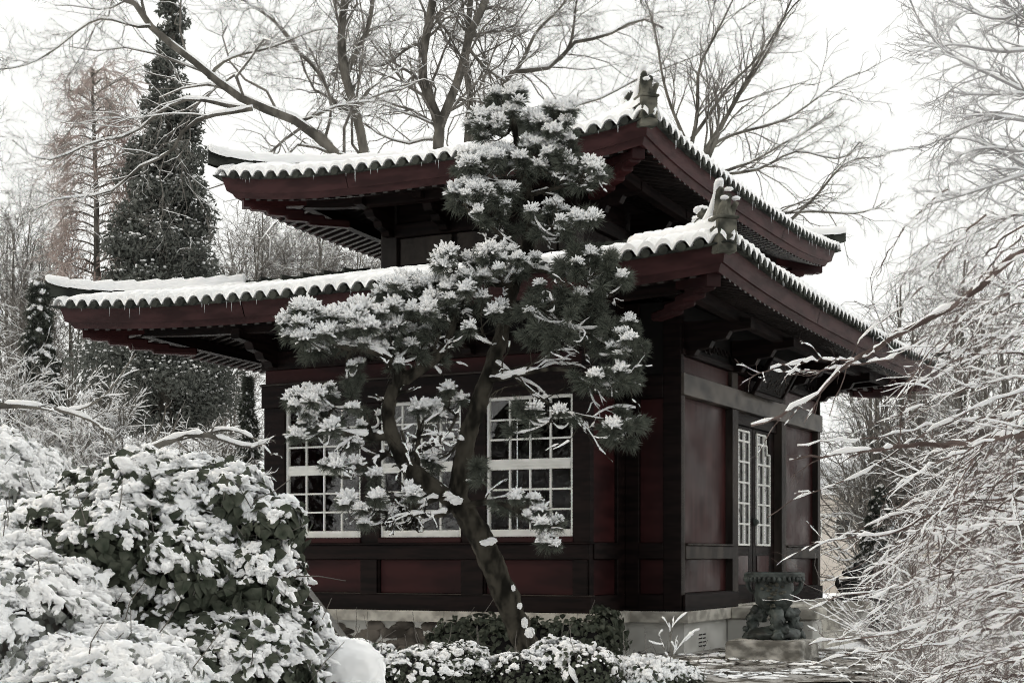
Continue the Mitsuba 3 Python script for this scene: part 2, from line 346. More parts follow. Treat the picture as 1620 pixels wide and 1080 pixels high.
# doors: two recessed leaves with white lattice
def door(q0, q1, l0, l1, step):
    hk = key_for(pav + '__door')
    mb = MB(); z0 = ZF + .02; d = -.14
    for s in ((q0, l0, z0, 3.2), (l1, q1, z0, 3.2), (l0, l1, z0, 1.63), (l0, l1, 3.15, 3.2)):
        mb.add(*fbox(('R', 0), s[0], s[1], s[2], s[3], d, -.1))
    v, f = mb.get(); scene[hk] = mikit.ply((W(v), f), 'm_timber')
    fpart('panel', 'R', l0 + .04, l1 - .04, 1.12, 1.5, -.1, -.09, 'm_gloss_red', hk)
    fpart('bottom_panel', 'R', l0 + .04, l1 - .04, .93, 1.06, -.1, -.09, 'm_timber', hk)
    top = lambda x: 3.15
    xs = [l0 + .012, (l0 + l1) / 2, l1 - .012]
    for i, x in enumerate(xs):
        zt = 3.145 if not (step and i == 2) else 2.88
        fpart('muntin', 'R', x - .015, x + .015, 1.63, zt, -.1, -.075, 'm_white', hk, .004)
    for k in range(7):
        z = 1.645 + .271 * k if k < 6 else 3.132
        xe = xs[2] if not (step and k > 4) else xs[1] + (.16 if k == 5 else .11)
        fpart('muntin', 'R', xs[0], xe, z - .014, z + .014, -.098, -.077, 'm_white', hk, .004)
    if step:
        fpart('muntin', 'R', xs[1] + .10, xs[1] + .125, 3.0, 3.132, -.1, -.075, 'm_white', hk, .004)
        fpart('muntin', 'R', xs[1] + .15, xs[1] + .175, 2.88, 3.0, -.1, -.075, 'm_white', hk, .004)
        fpart('muntin', 'R', xs[1] + .15, xs[2], 2.868, 2.893, -.1, -.075, 'm_white', hk, .004)
    zs = [1.645 + .271 * k for k in range(6)] + [3.132]
    for i in range(2):
        for k in range(6):
            v = np.array([[HA - .105, xs[i], zs[k]], [HA - .105, xs[i + 1], zs[k]], [HA - .104, xs[i + 1], zs[k + 1]], [HA - .106, xs[i], zs[k + 1]]])
            part('pane', (v, np.array([[0, 1, 2, 3]])), 'm_pane', holder=hk)
    return hk
door(-.97, -.03, -.72, -.21, False)
d2 = door(.0, .98, .11, .72, True)
part('handle', MB().tm(trimesh.creation.icosphere(1, .035).apply_translation([HA - .06, .03, 1.95])).box(HA - .1, HA - .06, .0, .06, 1.9, 2.0, .004), 'm_bronze', holder=d2)
fpart('wall__door_head', 'R', -.97, .98, 3.2, 3.36, -.2, -.06, 'm_timber')
fpart('wall__threshold', 'R', -.97, .98, ZF - .002, ZF + .02, -.2, .02, 'm_coping')
# --- the far sides (plain), floor, ceiling
for face, a0, a1 in (('K', -A_, A_), ('L', -B_, B_)):
    fpart('wall__back_wall', face, a0, a1, ZF, ZT, -.1, 0, 'm_red')
for x0, x1, y0, y1 in ((-A_, -A_ + .1, -HB + .13, -B_), (-A_, -A_ + .1, B_, HB - .11), (A_ - .1, A_, B_, HB - .11), (-HA + .11, -A_, -B_, -B_ + .1), (-HA + .11, -A_, B_ - .1, B_), (A_, HA - .15, B_ - .1, B_)):
    part('wall__back_wall', cbox(x0, x1, y0, y1, ZF, ZT), 'm_red')
part('wall__ceiling', cbox(-A_, A_, -HB + .14, HB - .14, ZT - .3, ZT - .2), 'm_dark')

# --- roofs
def roof(name, EP, EQ, S, zc, lift, pitch, snow_to, snow_lab, wallin, seed, ornament_h):
    hold = pav + '__' + name
    taken.add(hold)
    zm = zc - lift
    slope = lambda s: .228 * s + .008 * s * s
    def surf(side, t, s):
        """point on the roof: t in [-1,1] along the eave, s inwards"""
        E = EP if side in 'FK' else EQ
        a = t * np.maximum(E - s, 0)
        o = (EQ if side in 'FK' else EP) - s
        z = zm + slope(np.maximum(s, 0)) + lift * np.abs(t) ** 3.2 * np.clip(1 - s / S, 0, 1.3) ** 2
        if side == 'F': p, q = a, -o
        elif side == 'K': p, q = -a, o
        elif side == 'R': p, q = o, a
        else: p, q = -o, -a
        return np.stack(np.broadcast_arrays(p, q, z), -1)
    def grid(v, flip=False):
        n, m = v.shape[:2]
        i, j = np.meshgrid(np.arange(n - 1), np.arange(m - 1), indexing='ij')
        q = np.stack([i * m + j, i * m + j + 1, (i + 1) * m + j + 1, (i + 1) * m + j], -1).reshape(-1, 4)
        return v.reshape(-1, 3), q[:, ::-1] if flip else q
    deck, sof, fas, fas2, lip, raf = MB(), MB(), {}, {}, {}, MB()
    rng = np.random.default_rng(seed)
    t = np.linspace(-1, 1, 41)[:, None]
    for side in 'FRKL':
        s = np.linspace(-.02, S, 9)[None]
        deck.add(*grid(surf(side, t, s)))
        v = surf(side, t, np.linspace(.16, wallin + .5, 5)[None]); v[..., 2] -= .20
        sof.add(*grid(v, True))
        def strip(prof, tv=None):
            rows = []; tv = t[:, 0] if tv is None else tv
            for (si, dz) in prof:
                v = surf(side, tv, np.full(len(tv), si)); v[:, 2] -= dz; rows.append(v)
            return grid(np.stack(rows, 1), True)
        bo = MB(); cut_ = [-1, -.36, .31, 1]
        for ta, tb in zip(cut_[:-1], cut_[1:]):
            tt_ = np.linspace(ta + .0016 * (ta > -1), tb - .0016 * (tb < 1), 15)
            bo.add(*strip([(.03, .0), (.03, .012), (.075, .19), (.13, .19)], tt_))
        fas[side], fas2[side] = bo, strip([(.105, .185), (.15, .275), (.21, .275), (.21, .19)])
        lip[side] = strip([(-.045, -.004), (-.052, .004), (-.045, .016), (.06, .016)])
        # rafters
        E = EP if side in 'FK' else EQ
        for a in np.arange(-E + .34, E - .3, .17):
            sm = min(wallin + .45, E - abs(a) - .02)
            if sm < .3: continue
            ss = np.linspace(.15, sm, 6)
            v = surf(side, a / np.maximum(E - ss, .01), ss)
            d = np.array([1, 0, 0]) if side in 'FK' else np.array([0, 1, 0])
            r0 = [v + d * .032 + [0, 0, -.215], v - d * .032 + [0, 0, -.215], v - d * .032 + [0, 0, -.295], v + d * .032 + [0, 0, -.295]]
            vv = np.stack(r0, 1)   # (6,4,3)
            n = 6; q = []
            for i in range(n - 1):
                for k in range(4): q.append([i * 4 + k, (i + 1) * 4 + k, (i + 1) * 4 + (k + 1) % 4, i * 4 + (k + 1) % 4])
            q += [[0, 1, 2, 3]]
            raf.add(vv.reshape(-1, 3), np.array(q))
    part(name + '__deck', deck, 'm_tile', 30)
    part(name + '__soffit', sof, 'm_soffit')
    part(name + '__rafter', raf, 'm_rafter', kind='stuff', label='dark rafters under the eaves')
    for side in 'FRKL':
        part(name + '__fascia', fas[side], 'm_fascia', 30)
        part(name + '__lower_fascia', fas2[side], 'm_fascia', 30)
        part(name + '__eave_edge', lip[side], 'm_tile', 30)
    # purlins carrying the rafters
    for side in 'FRKL':
        E = EP if side in 'FK' else EQ
        s0 = wallin * .55
        tt = np.linspace(-1, 1, 21)
        v = surf(side, tt, np.full(21, s0)); v[:, 2] -= .36
        d = {'F': (0, 1, 0), 'K': (0, -1, 0), 'R': (-1, 0, 0), 'L': (1, 0, 0)}[side]
        d = np.array(d) * .06
        vv = np.stack([v + d + [0, 0, .06], v - d + [0, 0, .06], v - d - [0, 0, .07], v + d - [0, 0, .07]], 1)
        q = []
        for i in range(20):
            for k in range(4): q.append([i * 4 + k, (i + 1) * 4 + k, (i + 1) * 4 + (k + 1) % 4, i * 4 + (k + 1) % 4])
        part(name + '__purlin', (vv.reshape(-1, 3), np.array(q)), 'm_timber')
    # cover tiles: one row of each per pitch
    prof = np.linspace(0, np.pi, 7)
    far = MB()
    for side in 'FRKL':
        E = EP if side in 'FK' else EQ
        nrow = int(round(2 * E / pitch)); xs = (np.arange(nrow) + .5) * 2 * E / nrow - E
        d = np.array([1, 0, 0]) if side in 'FK' else np.array([0, 1, 0])
        for a in xs:
            sm = min(S, E - abs(a)) - .02
            if sm < .12: continue
            ss = np.linspace(-.055, sm, 9)
            tt = a / np.maximum(E - ss, .02)
            v = surf(side, tt, ss)
            v[:, 2] += .004
            jit = 1 + .08 * (rng.random() - .5)
            r = .046 * jit
            ring_ = v[:, None] + d * (np.cos(prof) * r)[None, :, None] + np.array([0, 0, 1.]) * (np.sin(prof) * r * 1.05)[None, :, None]
            vv, q = grid(ring_, side in 'FR')
            m = MB().add(vv, q)
            # round end disc hanging slightly below the tile
            c = v[0] + [0, 0, .014]
            th = np.linspace(0, 2 * np.pi, 11)[:-1]
            o = surf(side, tt[:1], ss[:1] - .012)[0] - surf(side, tt[:1], ss[:1])[0]
            o[2] = 0
            disc = c + o + d * np.cos(th)[:, None] * r * 1.0 + np.array([0, 0, 1.]) * np.sin(th)[:, None] * r * 1.0
            back = disc - o * 3
            vs = np.vstack([disc, back, c + o]); fs = [[k, (k + 1) % 10, 20] for k in range(10)] + [[k, k + 10, (k + 1) % 10 + 10] for k in range(10)] + [[k, (k + 1) % 10 + 10, (k + 1) % 10] for k in range(10)]
            m.add(vs, fs)
            if side in 'FR': part(name + '__roof_tile', m, 'm_tile', 40)
            else: far.add(*m.get())
    part(name + '__far_tiles', far, 'm_tile', 40, kind='stuff')
    # snow sheet over the tiles
    for side in 'FRKL':
        E = EP if side in 'FK' else EQ
        nrow = int(round(2 * E / pitch)); nu = nrow * 8 + 1
        u = np.linspace(-1, 1, nu)
        srow = np.r_[-.058, np.linspace(-.05, snow_to, 14)]
        E_ = np.maximum(E - srow, .02)
        Aabs = u[:, None] * E          # along, kept straight up the slope
        lim = E_[None]
        a = np.clip(Aabs, -lim + .04, lim - .04)
        v = surf(side, a / lim, np.broadcast_to(srow[None], a.shape))
        wave = np.abs(np.cos(np.pi * nrow * (u * .5)))[:, None] if nrow % 2 == 0 else np.abs(np.sin(np.pi * nrow * (u * .5 + .0)))[:, None]
        ph = (Aabs + E) / (2 * E) * nrow          # 0..nrow, tile centre at .5
        bump = .078 * np.clip(np.sin(np.pi * (ph % 1)), 0, 1) ** .8
        q3 = np.stack([a * 3.1, srow[None] * 3 + 0 * a, 0 * a + seed], -1)
        h = .035 + .05 * nfbm(q3, 3, seed) + .09 * nfbm(q3 * .4, 2, seed + 3) + .012 * (nz(np.stack([a * 17, srow[None] * 17 + 0 * a, 0 * a], -1), 3) - .5)
        fade = np.clip((snow_to - srow) / .25, 0, 1) ** .5
        patch = 1.0
        z = bump * (.75 if True else 1) + h * fade[None] * patch - (1 - fade[None]) * .03
        # lip: at the eave the snow ends rounded above the tile ends
        z[:, 1] = bump[:, 0] * .95 + .55 * h[:, 1]
        z[:, 0] = bump[:, 0] * .9 + .006 + .012 * (bump[:, 0] > .04)
        v[..., 2] += z
        drop = v[:, :1].copy(); drop[..., 2] = v[:, 0, 2][:, None] - .004
        d = surf(side, np.zeros(1), np.array([.06]))[0] - surf(side, np.zeros(1), np.array([0.]))[0]; d[2] = 0
        drop = drop + d
        vv, q = grid(np.concatenate([drop, v], 1), False)
        part(name + '__snow', (vv, q), 'm_snow', 55, label=snow_lab)
    # hip ridges with upturned ends and snow on them
    for cn, (sp, sq) in enumerate(((1, -1), (-1, -1), (1, 1), (-1, 1))):
        side = 'F' if sq < 0 else 'K'
        tsign = sp if side == 'F' else -sp
        tip = -.09 if cn else .03
        ss = np.r_[np.linspace(tip, .6, 9), np.linspace(.7, S - .05, 14)]
        v = surf(side, np.full(len(ss), float(tsign)), np.maximum(ss, 0.))
        v[:, 0] = sp * (EP - ss); v[:, 1] = sq * (EQ - ss)
        curl = .16 * np.exp(-np.maximum(ss + .085, 0) / .36) if cn else .03 * np.exp(-ss / .3)
        v[:, 2] += .05 + curl
        dirn = np.array([sp, sq, 0]) / math.sqrt(2); side_v = np.array([-dirn[1], dirn[0], 0])
        wd, ht = .075, .09
        prof_ = [(-wd, -.06), (-wd, ht * .75), (-wd * .7, ht), (0, ht * 1.25), (wd * .7, ht), (wd, ht * .75), (wd, -.06)]
        nar = (.62 + .38 * np.clip((ss + .09) / .45, 0, 1))[:, None] if cn else 1.
        ringv = np.stack([v + side_v * x * nar + (np.array([0, 0, y]) if y > 0 else np.array([0, 0, -1.]) * (.07 + curl * np.clip((ss - .02) * 2.2, 0, 1))[:, None]) for x, y in prof_], 1)
        vv, q = grid(ringv, True)
        m = MB().add(vv, q)
        m.add(ringv[0], np.array([[0, k, k + 1] for k in range(1, 6)]))
        # cap tile collars
        dist = ss * math.sqrt(2)
        for x in np.arange(.35, (S - .1) * math.sqrt(2), .27):
            c = np.array([np.interp(x, dist, v[:, k]) for k in range(3)])
            th = np.linspace(0, np.pi, 7)
            arc = lambda rr, off, dz: c - dirn * off + side_v * (np.cos(th) * rr)[:, None] + np.array([0, 0, 1.]) * (ht * .75 + dz + np.sin(th) * rr * .9)[:, None]
            m.add(*grid(np.stack([arc(.02, -.02, .0), arc(.10, -.02, .0), arc(.085, .22, -.02)], 0), True))
        part(name + '__hip_ridge', m, 'm_tile', 40)
        # snow on the ridge
        hi_s = S if name == 'upper_roof' else 1.75
        k = ss < hi_s
        C = v[k] + np.array([0, 0, ht * 1.12]); nn = len(C)
        fine = np.linspace(0, nn - 1, nn * 4); Cf = np.stack([np.interp(fine, np.arange(nn), C[:, j]) for j in range(3)], 1)
        wr = .085 + .03 * nfbm(Cf * 5, 3, seed + cn); th = np.linspace(-.35, np.pi + .35, 9)
        saw = .03 * ((np.linalg.norm(Cf - Cf[0], axis=1) / .27) % 1)
        rg = Cf[:, None] + side_v * (np.cos(th)[None, :, None] * (wr * 1.1)[:, None, None]) + np.array([0, 0, 1.]) * (np.sin(th)[None, :, None] * (wr * .9 + saw)[:, None, None])
        rg[0] = rg[0].mean(0) * .5 + rg[0] * .5; rg[-1] = rg[-1].mean(0)
        vv, q = grid(rg, True)
        part(name + '__ridge_snow', (vv, q), 'm_snow', True)
        # hip beam and its stepped carved end under the corner
        s1 = np.linspace(.22, wallin + .5, 7)
        b = surf(side, np.full(7, float(tsign)), s1); b[:, 2] -= .30
        bw = .075
        bb = np.stack([b + side_v * bw + [0, 0, .09], b - side_v * bw + [0, 0, .09], b - side_v * bw - [0, 0, .11], b + side_v * bw - [0, 0, .11]], 1)
        q = [[0, 1, 2, 3]]
        for i in range(6):
            for kk in range(4): q.append([i * 4 + kk, (i + 1) * 4 + kk, (i + 1) * 4 + (kk + 1) % 4, i * 4 + (kk + 1) % 4])
        m = MB().add(bb.reshape(-1, 3), np.array(q))
        for i, (sd, dz, L) in enumerate(((.34, .40, .16), (.50, .47, .18), (.68, .545, .20), (.9, .62, .25))):
            c = surf(side, np.array([float(tsign)]), np.array([sd]))[0] - [0, 0, dz]
            vv, ff = cbox(-L / 2, L / 2 + .3, -bw * .95, bw * .95, -.045, .05, .02)
            vv = c + vv[:, :1] * -dirn + vv[:, 1:2] * side_v + vv[:, 2:] * np.array([0, 0, 1.])
            m.add(vv, ff)
        part(name + '__hip_beam', m, 'm_red', label='dark red hip beam with stepped carved end under the roof corner')
        # ornament
        if cn == 0:
            m = MB(); c = v[0] + np.array([0, 0, -.02]) - dirn * .06
            def orn(x0, x1, w_, z0, z1, b=.02):
                vv, ff = cbox(x0, x1, -w_, w_, z0, z1, b); m.add(c + vv[:, :1] * dirn + vv[:, 1:2] * side_v + vv[:, 2:] * np.array([0, 0, 1.]), ff)
            k_ = ornament_h
            orn(-.10, .10, .10 * k_, -.16, .17 * k_, .012); orn(-.115, .12, .115 * k_, .165 * k_, .195 * k_, .008)
            for (hx_, hy_, hz_), (tx_, ty_, tz_), r0_ in (((-.03, 0, .18), (-.09, .0, .50), .075), ((.02, .02, .18), (.02, .03, .41), .068), ((.05, -.03, .18), (.11, -.06, .31), .06), ((.0, .07, .18), (.03, .11, .33), .05), ((-.08, 0, .17), (-.17, 0, .30), .06)):
                A0, A1 = np.array([hx_, hy_, hz_]), np.array([tx_, ty_, tz_])
                tl = [c + (dirn * x[0] + side_v * x[1] + np.array([0, 0, x[2]])) * k_ for x in (A0, A0 * .6 + A1 * .4 + [-.02, 0, 0], A0 * .2 + A1 * .8, A1 + [.045, 0, -.005])]
                m.add(*tubes(resample(tl, 9)[None], (r0_ * np.array([1, 1, .95, .85, .75, .68, .62, .58, .35]))[None] * k_, 8, True))
            part(name + '__ridge_ornament', m, 'm_ornament', 35, label='mossy stone finial on the near roof corner')
            mm = MB(); line = resample([c + dirn * x * k_ + np.array([0, 0, z * k_]) for x, z in ((-.04, .575), (-.09, .555), (-.15, .43), (-.22, .33), (-.32, .22), (-.46, .16))], 16)
            mm.add(*tubes(line[None], np.array([.02, .045, .05, .045, .042, .045, .05, .05, .052, .06, .065, .07, .075, .08, .08, .06])[None] * k_, 8, True))
            Cs = [c + dirn * x * k_ + side_v * y * k_ + np.array([0, 0, z * k_]) for x, y, z in ((.05, .03, .46), (.14, -.06, .35), (.05, .11, .375))]
            mm.add(*blobs(np.array(Cs), np.array([[.042, .042, .020]] * len(Cs)) * k_, rng, ICO2, .3))
            part(name + '__ornament_snow', mm, 'm_snow', 50)
            # small second scroll further up the ridge
            c2 = np.array([np.interp(.62, dist, v[:, k]) for k in range(3)]) + np.array([0, 0, ht * .9])
            tl = [c2 + dirn * x + np.array([0, 0, z]) for x, z in ((-.12, 0), (-.03, .10), (.03, .18), (.10, .20))]
            mm = MB().add(*tubes(resample(tl, 9)[None], np.linspace(.07, .045, 9)[None], 7, True))
            part(name + '__ridge_scroll', mm, 'm_ornament', 35)
            part(name + '__ornament_snow', MB().add(*blobs(np.array([tl[1] + [0, 0, .05], tl[2] + [0, 0, .05], tl[0] + [0, 0, .06]]), np.array([[.08, .07, .045]] * 3), rng, ICO2, .3)), 'm_snow', 50)
    # icicles on the front and right eaves
    m = MB()
    for side, E in (('F', EP), ('R', EQ)):
        nI = 26
        aa = rng.uniform(-.9, .9, nI)
        p0 = surf(side, aa, np.full(nI, -.045)); L = rng.uniform(.04, .16, nI) * rng.choice([.5, 1], nI)
        P = np.stack([p0, p0 - np.stack([0 * L, 0 * L, L * .5], -1), p0 - np.stack([0 * L, 0 * L, L], -1)], 1)
        m.add(*tubes(P, np.array([[.006, .004, .001]]).repeat(nI, 0), 5))
    part(name + '__icicle', m, 'm_ice', True, kind='stuff', label='thin icicles hanging from the eave')
    return surf
lower = roof('lower_roof', 4.288, 5.484, 2.82, 4.545, .14, .187, 1.62, 'snow sheet on the lower roof', 1.36, 11, 1.0)
upper = roof('upper_roof', 2.926, 4.061, 2.90, 6.31, .18, .187, 2.9, 'snow sheet on the upper roof', 1.45, 12, .95)
# main ridge of the upper roof
mb = MB(); mb.box(-.12, .12, -1.35, 1.35, 7.0, 7.42, .03); part('upper_roof__main_ridge', mb, 'm_tile')
part('upper_roof__ridge_snow', MB().add(*blobs(np.array([[0, q, 7.44] for q in np.linspace(-1.35, 1.35, 12)]), np.array([[.15, .2, .08]] * 12), np.random.default_rng(2), ICO2, .2)), 'm_snow', 50)
# upper storey wall
UPp, UPq = 1.40, 2.62
up = pav + '__upper_wall'; taken.add(up)
part('upper_wall__core', cbox(-UPp + .07, UPp - .07, -UPq + .07, UPq - .07, 4.9, 6.3), 'm_timber')
for sx, sy in ((-1, -1), (1, -1), (1, 1), (-1, 1)):
    part('upper_wall__post', cbox(sx * UPp, sx * (UPp - .24), sy * UPq, sy * (UPq - .24), 4.9, 6.3), 'm_weathered')
for q in (-1, 1):
    part('upper_wall__sill_beam', cbox(-UPp + .24, UPp - .24, q * UPq * 1.012, q * (UPq - .1), 5.0, 5.26), 'm_timber')
    part('upper_wall__top_beam', cbox(-UPp + .24, UPp - .24, q * UPq * 1.012, q * (UPq - .1), 5.62, 5.80), 'm_timber')
    for a0, a1 in ((-1.12, -.36), (-.28, .36), (.44, 1.12)):
        part('upper_wall__panel', cbox(a0, a1, q * (UPq - .03), q * (UPq - .12), 5.26, 5.62), 'm_weathered')
    part('upper_wall__side_beam', cbox(q * (UPp + .02), q * (UPp - .1), -UPq + .24, UPq - .24, 5.0, 5.26), 'm_timber')
    part('upper_wall__side_beam', cbox(q * (UPp + .02), q * (UPp - .1), -UPq + .24, UPq - .24, 5.62, 5.8), 'm_timber')
# bracket arms under both eaves: stepped, cloud-shaped
def bracket(face, a, z, reach, holder):
    prof = [(0, 0), (0, -.30), (.12, -.30), (.16, -.24), (.30, -.22), (.34, -.15), (.5, -.13), (.55, -.05), (reach, -.03), (reach, .09), (0, .09)]
    poly = shapely.Polygon(prof)
    m = trimesh.creation.extrude_polygon(poly, .12, engine='earcut'); v = m.vertices
    if face == 'F': o = np.stack([a - .06 + v[:, 2], -v[:, 0] - holder, z + v[:, 1]], -1)
    else: o = np.stack([holder + v[:, 0], a - .06 + v[:, 2], z + v[:, 1]], -1)
    f = m.faces if face == 'F' else m.faces[:, ::-1]
    return o, f[:, ::-1]
for q in (-2.9, -1.15, 1.15, 2.9): part('bracket', bracket('R', q, 4.12, .8, HA), 'm_timber', label='carved stepped bracket arm under the eaves' if q < -2 else None)
for p in (-2.05, -.68, .72, 2.05): part('bracket', bracket('F', p, 4.12, .8, HB), 'm_timber')
for q in (-2.4, -.8, .8, 2.4): part('bracket', bracket('R', q, 5.94, .8, UPp), 'm_timber')
for p in (-1.25, -.4, .4, 1.25): part('bracket', bracket('F', p, 5.94, .8, UPq), 'm_timber')

# name board over the door (hangs from the building): carved dark relief
nb = thing('name_board', 'dark carved name board tilted forward above the door lintel', 'sign')
def nbpt(v):     # local: x along q, y up the board, z outwards
    ux = np.array([0, 1, 0.]); uy = unit(np.array([.26, 0, .46])); uz = np.cross(ux, uy) * 1
    return W(np.array([HA + .10, -.05, 3.585]) + v[:, :1] * ux + v[:, 1:2] * uy + v[:, 2:] * uz)
fr = MB()
for b_ in ((-.64, .64, 0, .06), (-.64, .64, .50, .56), (-.64, -.57, .06, .50), (.57, .64, .06, .50)):
    fr.box(b_[0], b_[1], b_[2], b_[3], -.03, .03, .01)
v, f = fr.get(); add(nb + '__frame', (nbpt(v), f), 'm_timber')
v, f = cbox(-.57, .57, .06, .50, -.03, 0); add(nb + '__board', (nbpt(v), f), 'm_dark')
rn = np.random.default_rng(21); mb = MB()
for k in range(70):
    x, y = rn.uniform(-.52, .52), rn.uniform(.09, .47); a = rn.choice([0, .3, 1.57, 1.2, -.6]); L = rn.uniform(.03, .08)
    P = np.array([[x, y, .0], [x + L * .5 * math.cos(a) + .01, y + L * .5 * math.sin(a), .006], [x + L * math.cos(a), y + L * math.sin(a), .0]])
    mb.add(*tubes(P[None], np.array([[.008, .012, .006]]), 5))
v, f = mb.get(); add(nb + '__carving', (nbpt(v), f), 'm_weathered', 30, kind='stuff')

# ------------------------------------------------------------------ landing with cheek walls, statues, urn
ter = thing('entrance_landing', 'grey stone landing with cheek walls and steps before the door', 'steps')
def tpart(name, b, m, **kw): return add(ter + '__' + name, (W(cbox(*b)[0]), CB_F), m, **kw)
for i, (q0, q1, p1) in enumerate(((-1.62, -1.12, 4.12), (1.45, 1.95, 3.98))):
    tpart('cheek_wall', (HA + .06, p1 - .06, q0 + .04, q1 - .04, .0, ZF - .135, .01), 'm_plinth')
    tpart('coping_stone', (HA + .125, p1, q0, q1, ZF - .132, ZF + .01, .012), 'm_coping')
tpart('landing_slab', (HA + .125, HA + .45, -1.12, 1.45, .1, ZF - .004, .01), 'm_coping')
for k in range(2):
    tpart('step', (HA + .45 + .28 * k, HA + .73 + .28 * k, -1.08, 1.41, .1, ZF - .18 * (k + 1), .012), 'm_coping')
# seated lion statue and its dark slab, on each cheek wall
def lion(key, p, q, face, lab):
    k = thing(key, lab, 'statue')
    o = W(np.array([p, q, ZF + .012])); th = face
    import manifold3d as m3
    J = {'hip': (-.13, 0, .15, .115), 'belly': (-.02, 0, .20, .10), 'chest': (.10, 0, .27, .105), 'neck': (.14, 0, .38, .085), 'head': (.17, 0, .46, .10), 'muzzle': (.27, 0, .43, .055),
         'fl0': (.12, .07, .2, .045), 'fl1': (.16, .075, .03, .036), 'fl2': (.21, .075, .025, .03), 'fr0': (.12, -.07, .2, .045), 'fr1': (.16, -.075, .03, .036), 'fr2': (.21, -.075, .025, .03),
         'kl0': (-.12, .09, .14, .08), 'kl1': (.0, .11, .10, .06), 'kl2': (-.06, .12, .03, .03), 'kl3': (.04, .12, .025, .03), 'kr0': (-.12, -.09, .14, .08), 'kr1': (.0, -.11, .10, .06), 'kr2': (-.06, -.12, .03, .03), 'kr3': (.04, -.12, .025, .03),
         't0': (-.22, 0, .12, .03), 't1': (-.27, 0, .22, .045), 't2': (-.25, 0, .33, .02), 'e1': (.12, .07, .55, .03), 'e2': (.12, -.07, .55, .03), 'm1': (.10, .06, .43, .07), 'm2': (.10, -.06, .43, .07)}
    bones = 'hip-belly belly-chest chest-neck neck-head head-muzzle chest-fl0 fl0-fl1 fl1-fl2 chest-fr0 fr0-fr1 fr1-fr2 hip-kl0 kl0-kl1 kl1-kl2 kl2-kl3 hip-kr0 kr0-kr1 kr1-kr2 kr2-kr3 hip-t0 t0-t1 t1-t2 head-e1 head-e2 neck-m1 neck-m2 m1-head m2-head'.split()
    sph = lambda j: m3.Manifold.sphere(J[j][3], 14).translate(J[j][:3])
    body = m3.Manifold()
    for b in bones:
        a, c = b.split('-'); body = body + m3.Manifold.batch_hull([sph(a), sph(c)])
    body = body.refine_to_length(.03)
    me = body.to_mesh(); tm = trimesh.Trimesh(me.vert_properties[:, :3], me.tri_verts)
    trimesh.smoothing.filter_taubin(tm, iterations=6)
    v = np.array(tm.vertices); v += (nz(v * 40, 5)[:, None] - .5) * .012
    R = np.array([[math.cos(th), -math.sin(th), 0], [math.sin(th), math.cos(th), 0], [0, 0, 1]])
    Lm = R @ np.diag([.66, .74, .84])
    v[:, 2] += .06
    add(k + '__body', (v @ Lm.T + o, tm.faces), 'm_lion', True)
    b, f = cbox(-.24, .24, -.15, .15, 0, .065, .01)
    add(k + '__base_slab', (b @ R.T + o, f), 'm_lion')
    sn = np.array([[-.02, 0, .33], [.05, .02, .36], [-.1, .03, .29], [.14, 0, .59]])
    add(k + '__snow', (blobs(sn @ Lm.T + o, np.array([[.05, .04, .02]] * 4), np.random.default_rng(1), ICO2, .3)), 'm_snow', 50)
rotp = -AL
R2 = np.array([[CA, SA, 0], [-SA, CA, 0], [0, 0, 1]])
lion('lion_statue', 3.70, 1.72, rotp + .15, 'black seated lion statue on the far cheek wall right of the pavilion')
ped = at(1374, 905, 23.0)
pd = thing('pedestal', 'dark tapered pedestal half hidden by twigs beyond the lion statue', 'pedestal')
for nm, z0, z1, w0 in (('cap', -.06, .03, .33), ('shaft', -.62, -.06, .26), ('foot', -1.0, -.62, .32)):
    v, f = cbox(-w0, w0, -w0, w0, z0, z1, .02); add(pd + '__' + nm, (v @ R2.T + ped, f), 'm_lion')
# dark second sculpture beyond, half hidden by twigs
Yb = 17.0; bx0 = (1222 - 810) / F * 16.6
# urn on stone block
blk = np.array([(1222 - 810) / F * 16.5, 16.5, .30])
R2 = np.array([[CA, SA, 0], [-SA, CA, 0], [0, 0, 1]])
v, f = cbox(-.44, .44, -.36, .36, -.08, .285, .025)
v[:, :2] *= (1 - .06 * (v[:, 2:] > .1)); v += (nfbm(v * 3, 3)[:, None] - .5) * .04
sub = trimesh.Trimesh(v, f).subdivide().subdivide().subdivide()
v = np.array(sub.vertices); v += (nfbm(v * 7, 3, 2)[:, None] - .5) * .03
add('stone_block', (v @ np.array(R2).T + blk, sub.faces), 'm_block', 35, 'pale rough stone block carrying the bronze urn', 'stone block')
urn = thing('bronze_urn', 'dark ornate bronze urn on dragon legs standing on a stone block', 'urn')
uc = blk + np.array([.02, 0, .29])
def lathe(pr, n=28, z0=0): 
    m = trimesh.creation.revolve(np.array(pr), sections=n); return np.array(m.vertices), np.array(m.faces)
v, f = lathe([(0, .28), (.08, .28), (.085, .31), (.15, .335), (.20, .39), (.215, .48), (.205, .57), (.20, .62), (.22, .66), (.17, .66), (.16, .5), (0, .45)], 32)
a = np.arctan2(v[:, 1], v[:, 0]); v[:, :2] *= (1 + .03 * np.sin(a * 9)[:, None] * np.sin(v[:, 2:] * 40))
v += (nz(v * 28, 3)[:, None] - .5) * .025
add(urn + '__bowl', (v + uc, f), 'm_bronze', 45)
v, f = lathe([(.22, .65), (.30, .655), (.325, .68), (.33, .715), (.30, .73), (.24, .725), (.20, .67)], 36)
add(urn + '__rim', (v + uc, f), 'm_bronze', 35)
mb = MB()
for k in range(36):
    a = k * 2 * np.pi / 36; c, s = math.cos(a), math.sin(a)
    mb.add(*blobs(np.array([[.312 * c, .312 * s, .655]]), np.array([[.022, .022, .035]]), np.random.default_rng(k), ICO1, .3))
v, f = mb.get(); add(urn + '__rim_beading', (v + uc, f), 'm_bronze', 40)
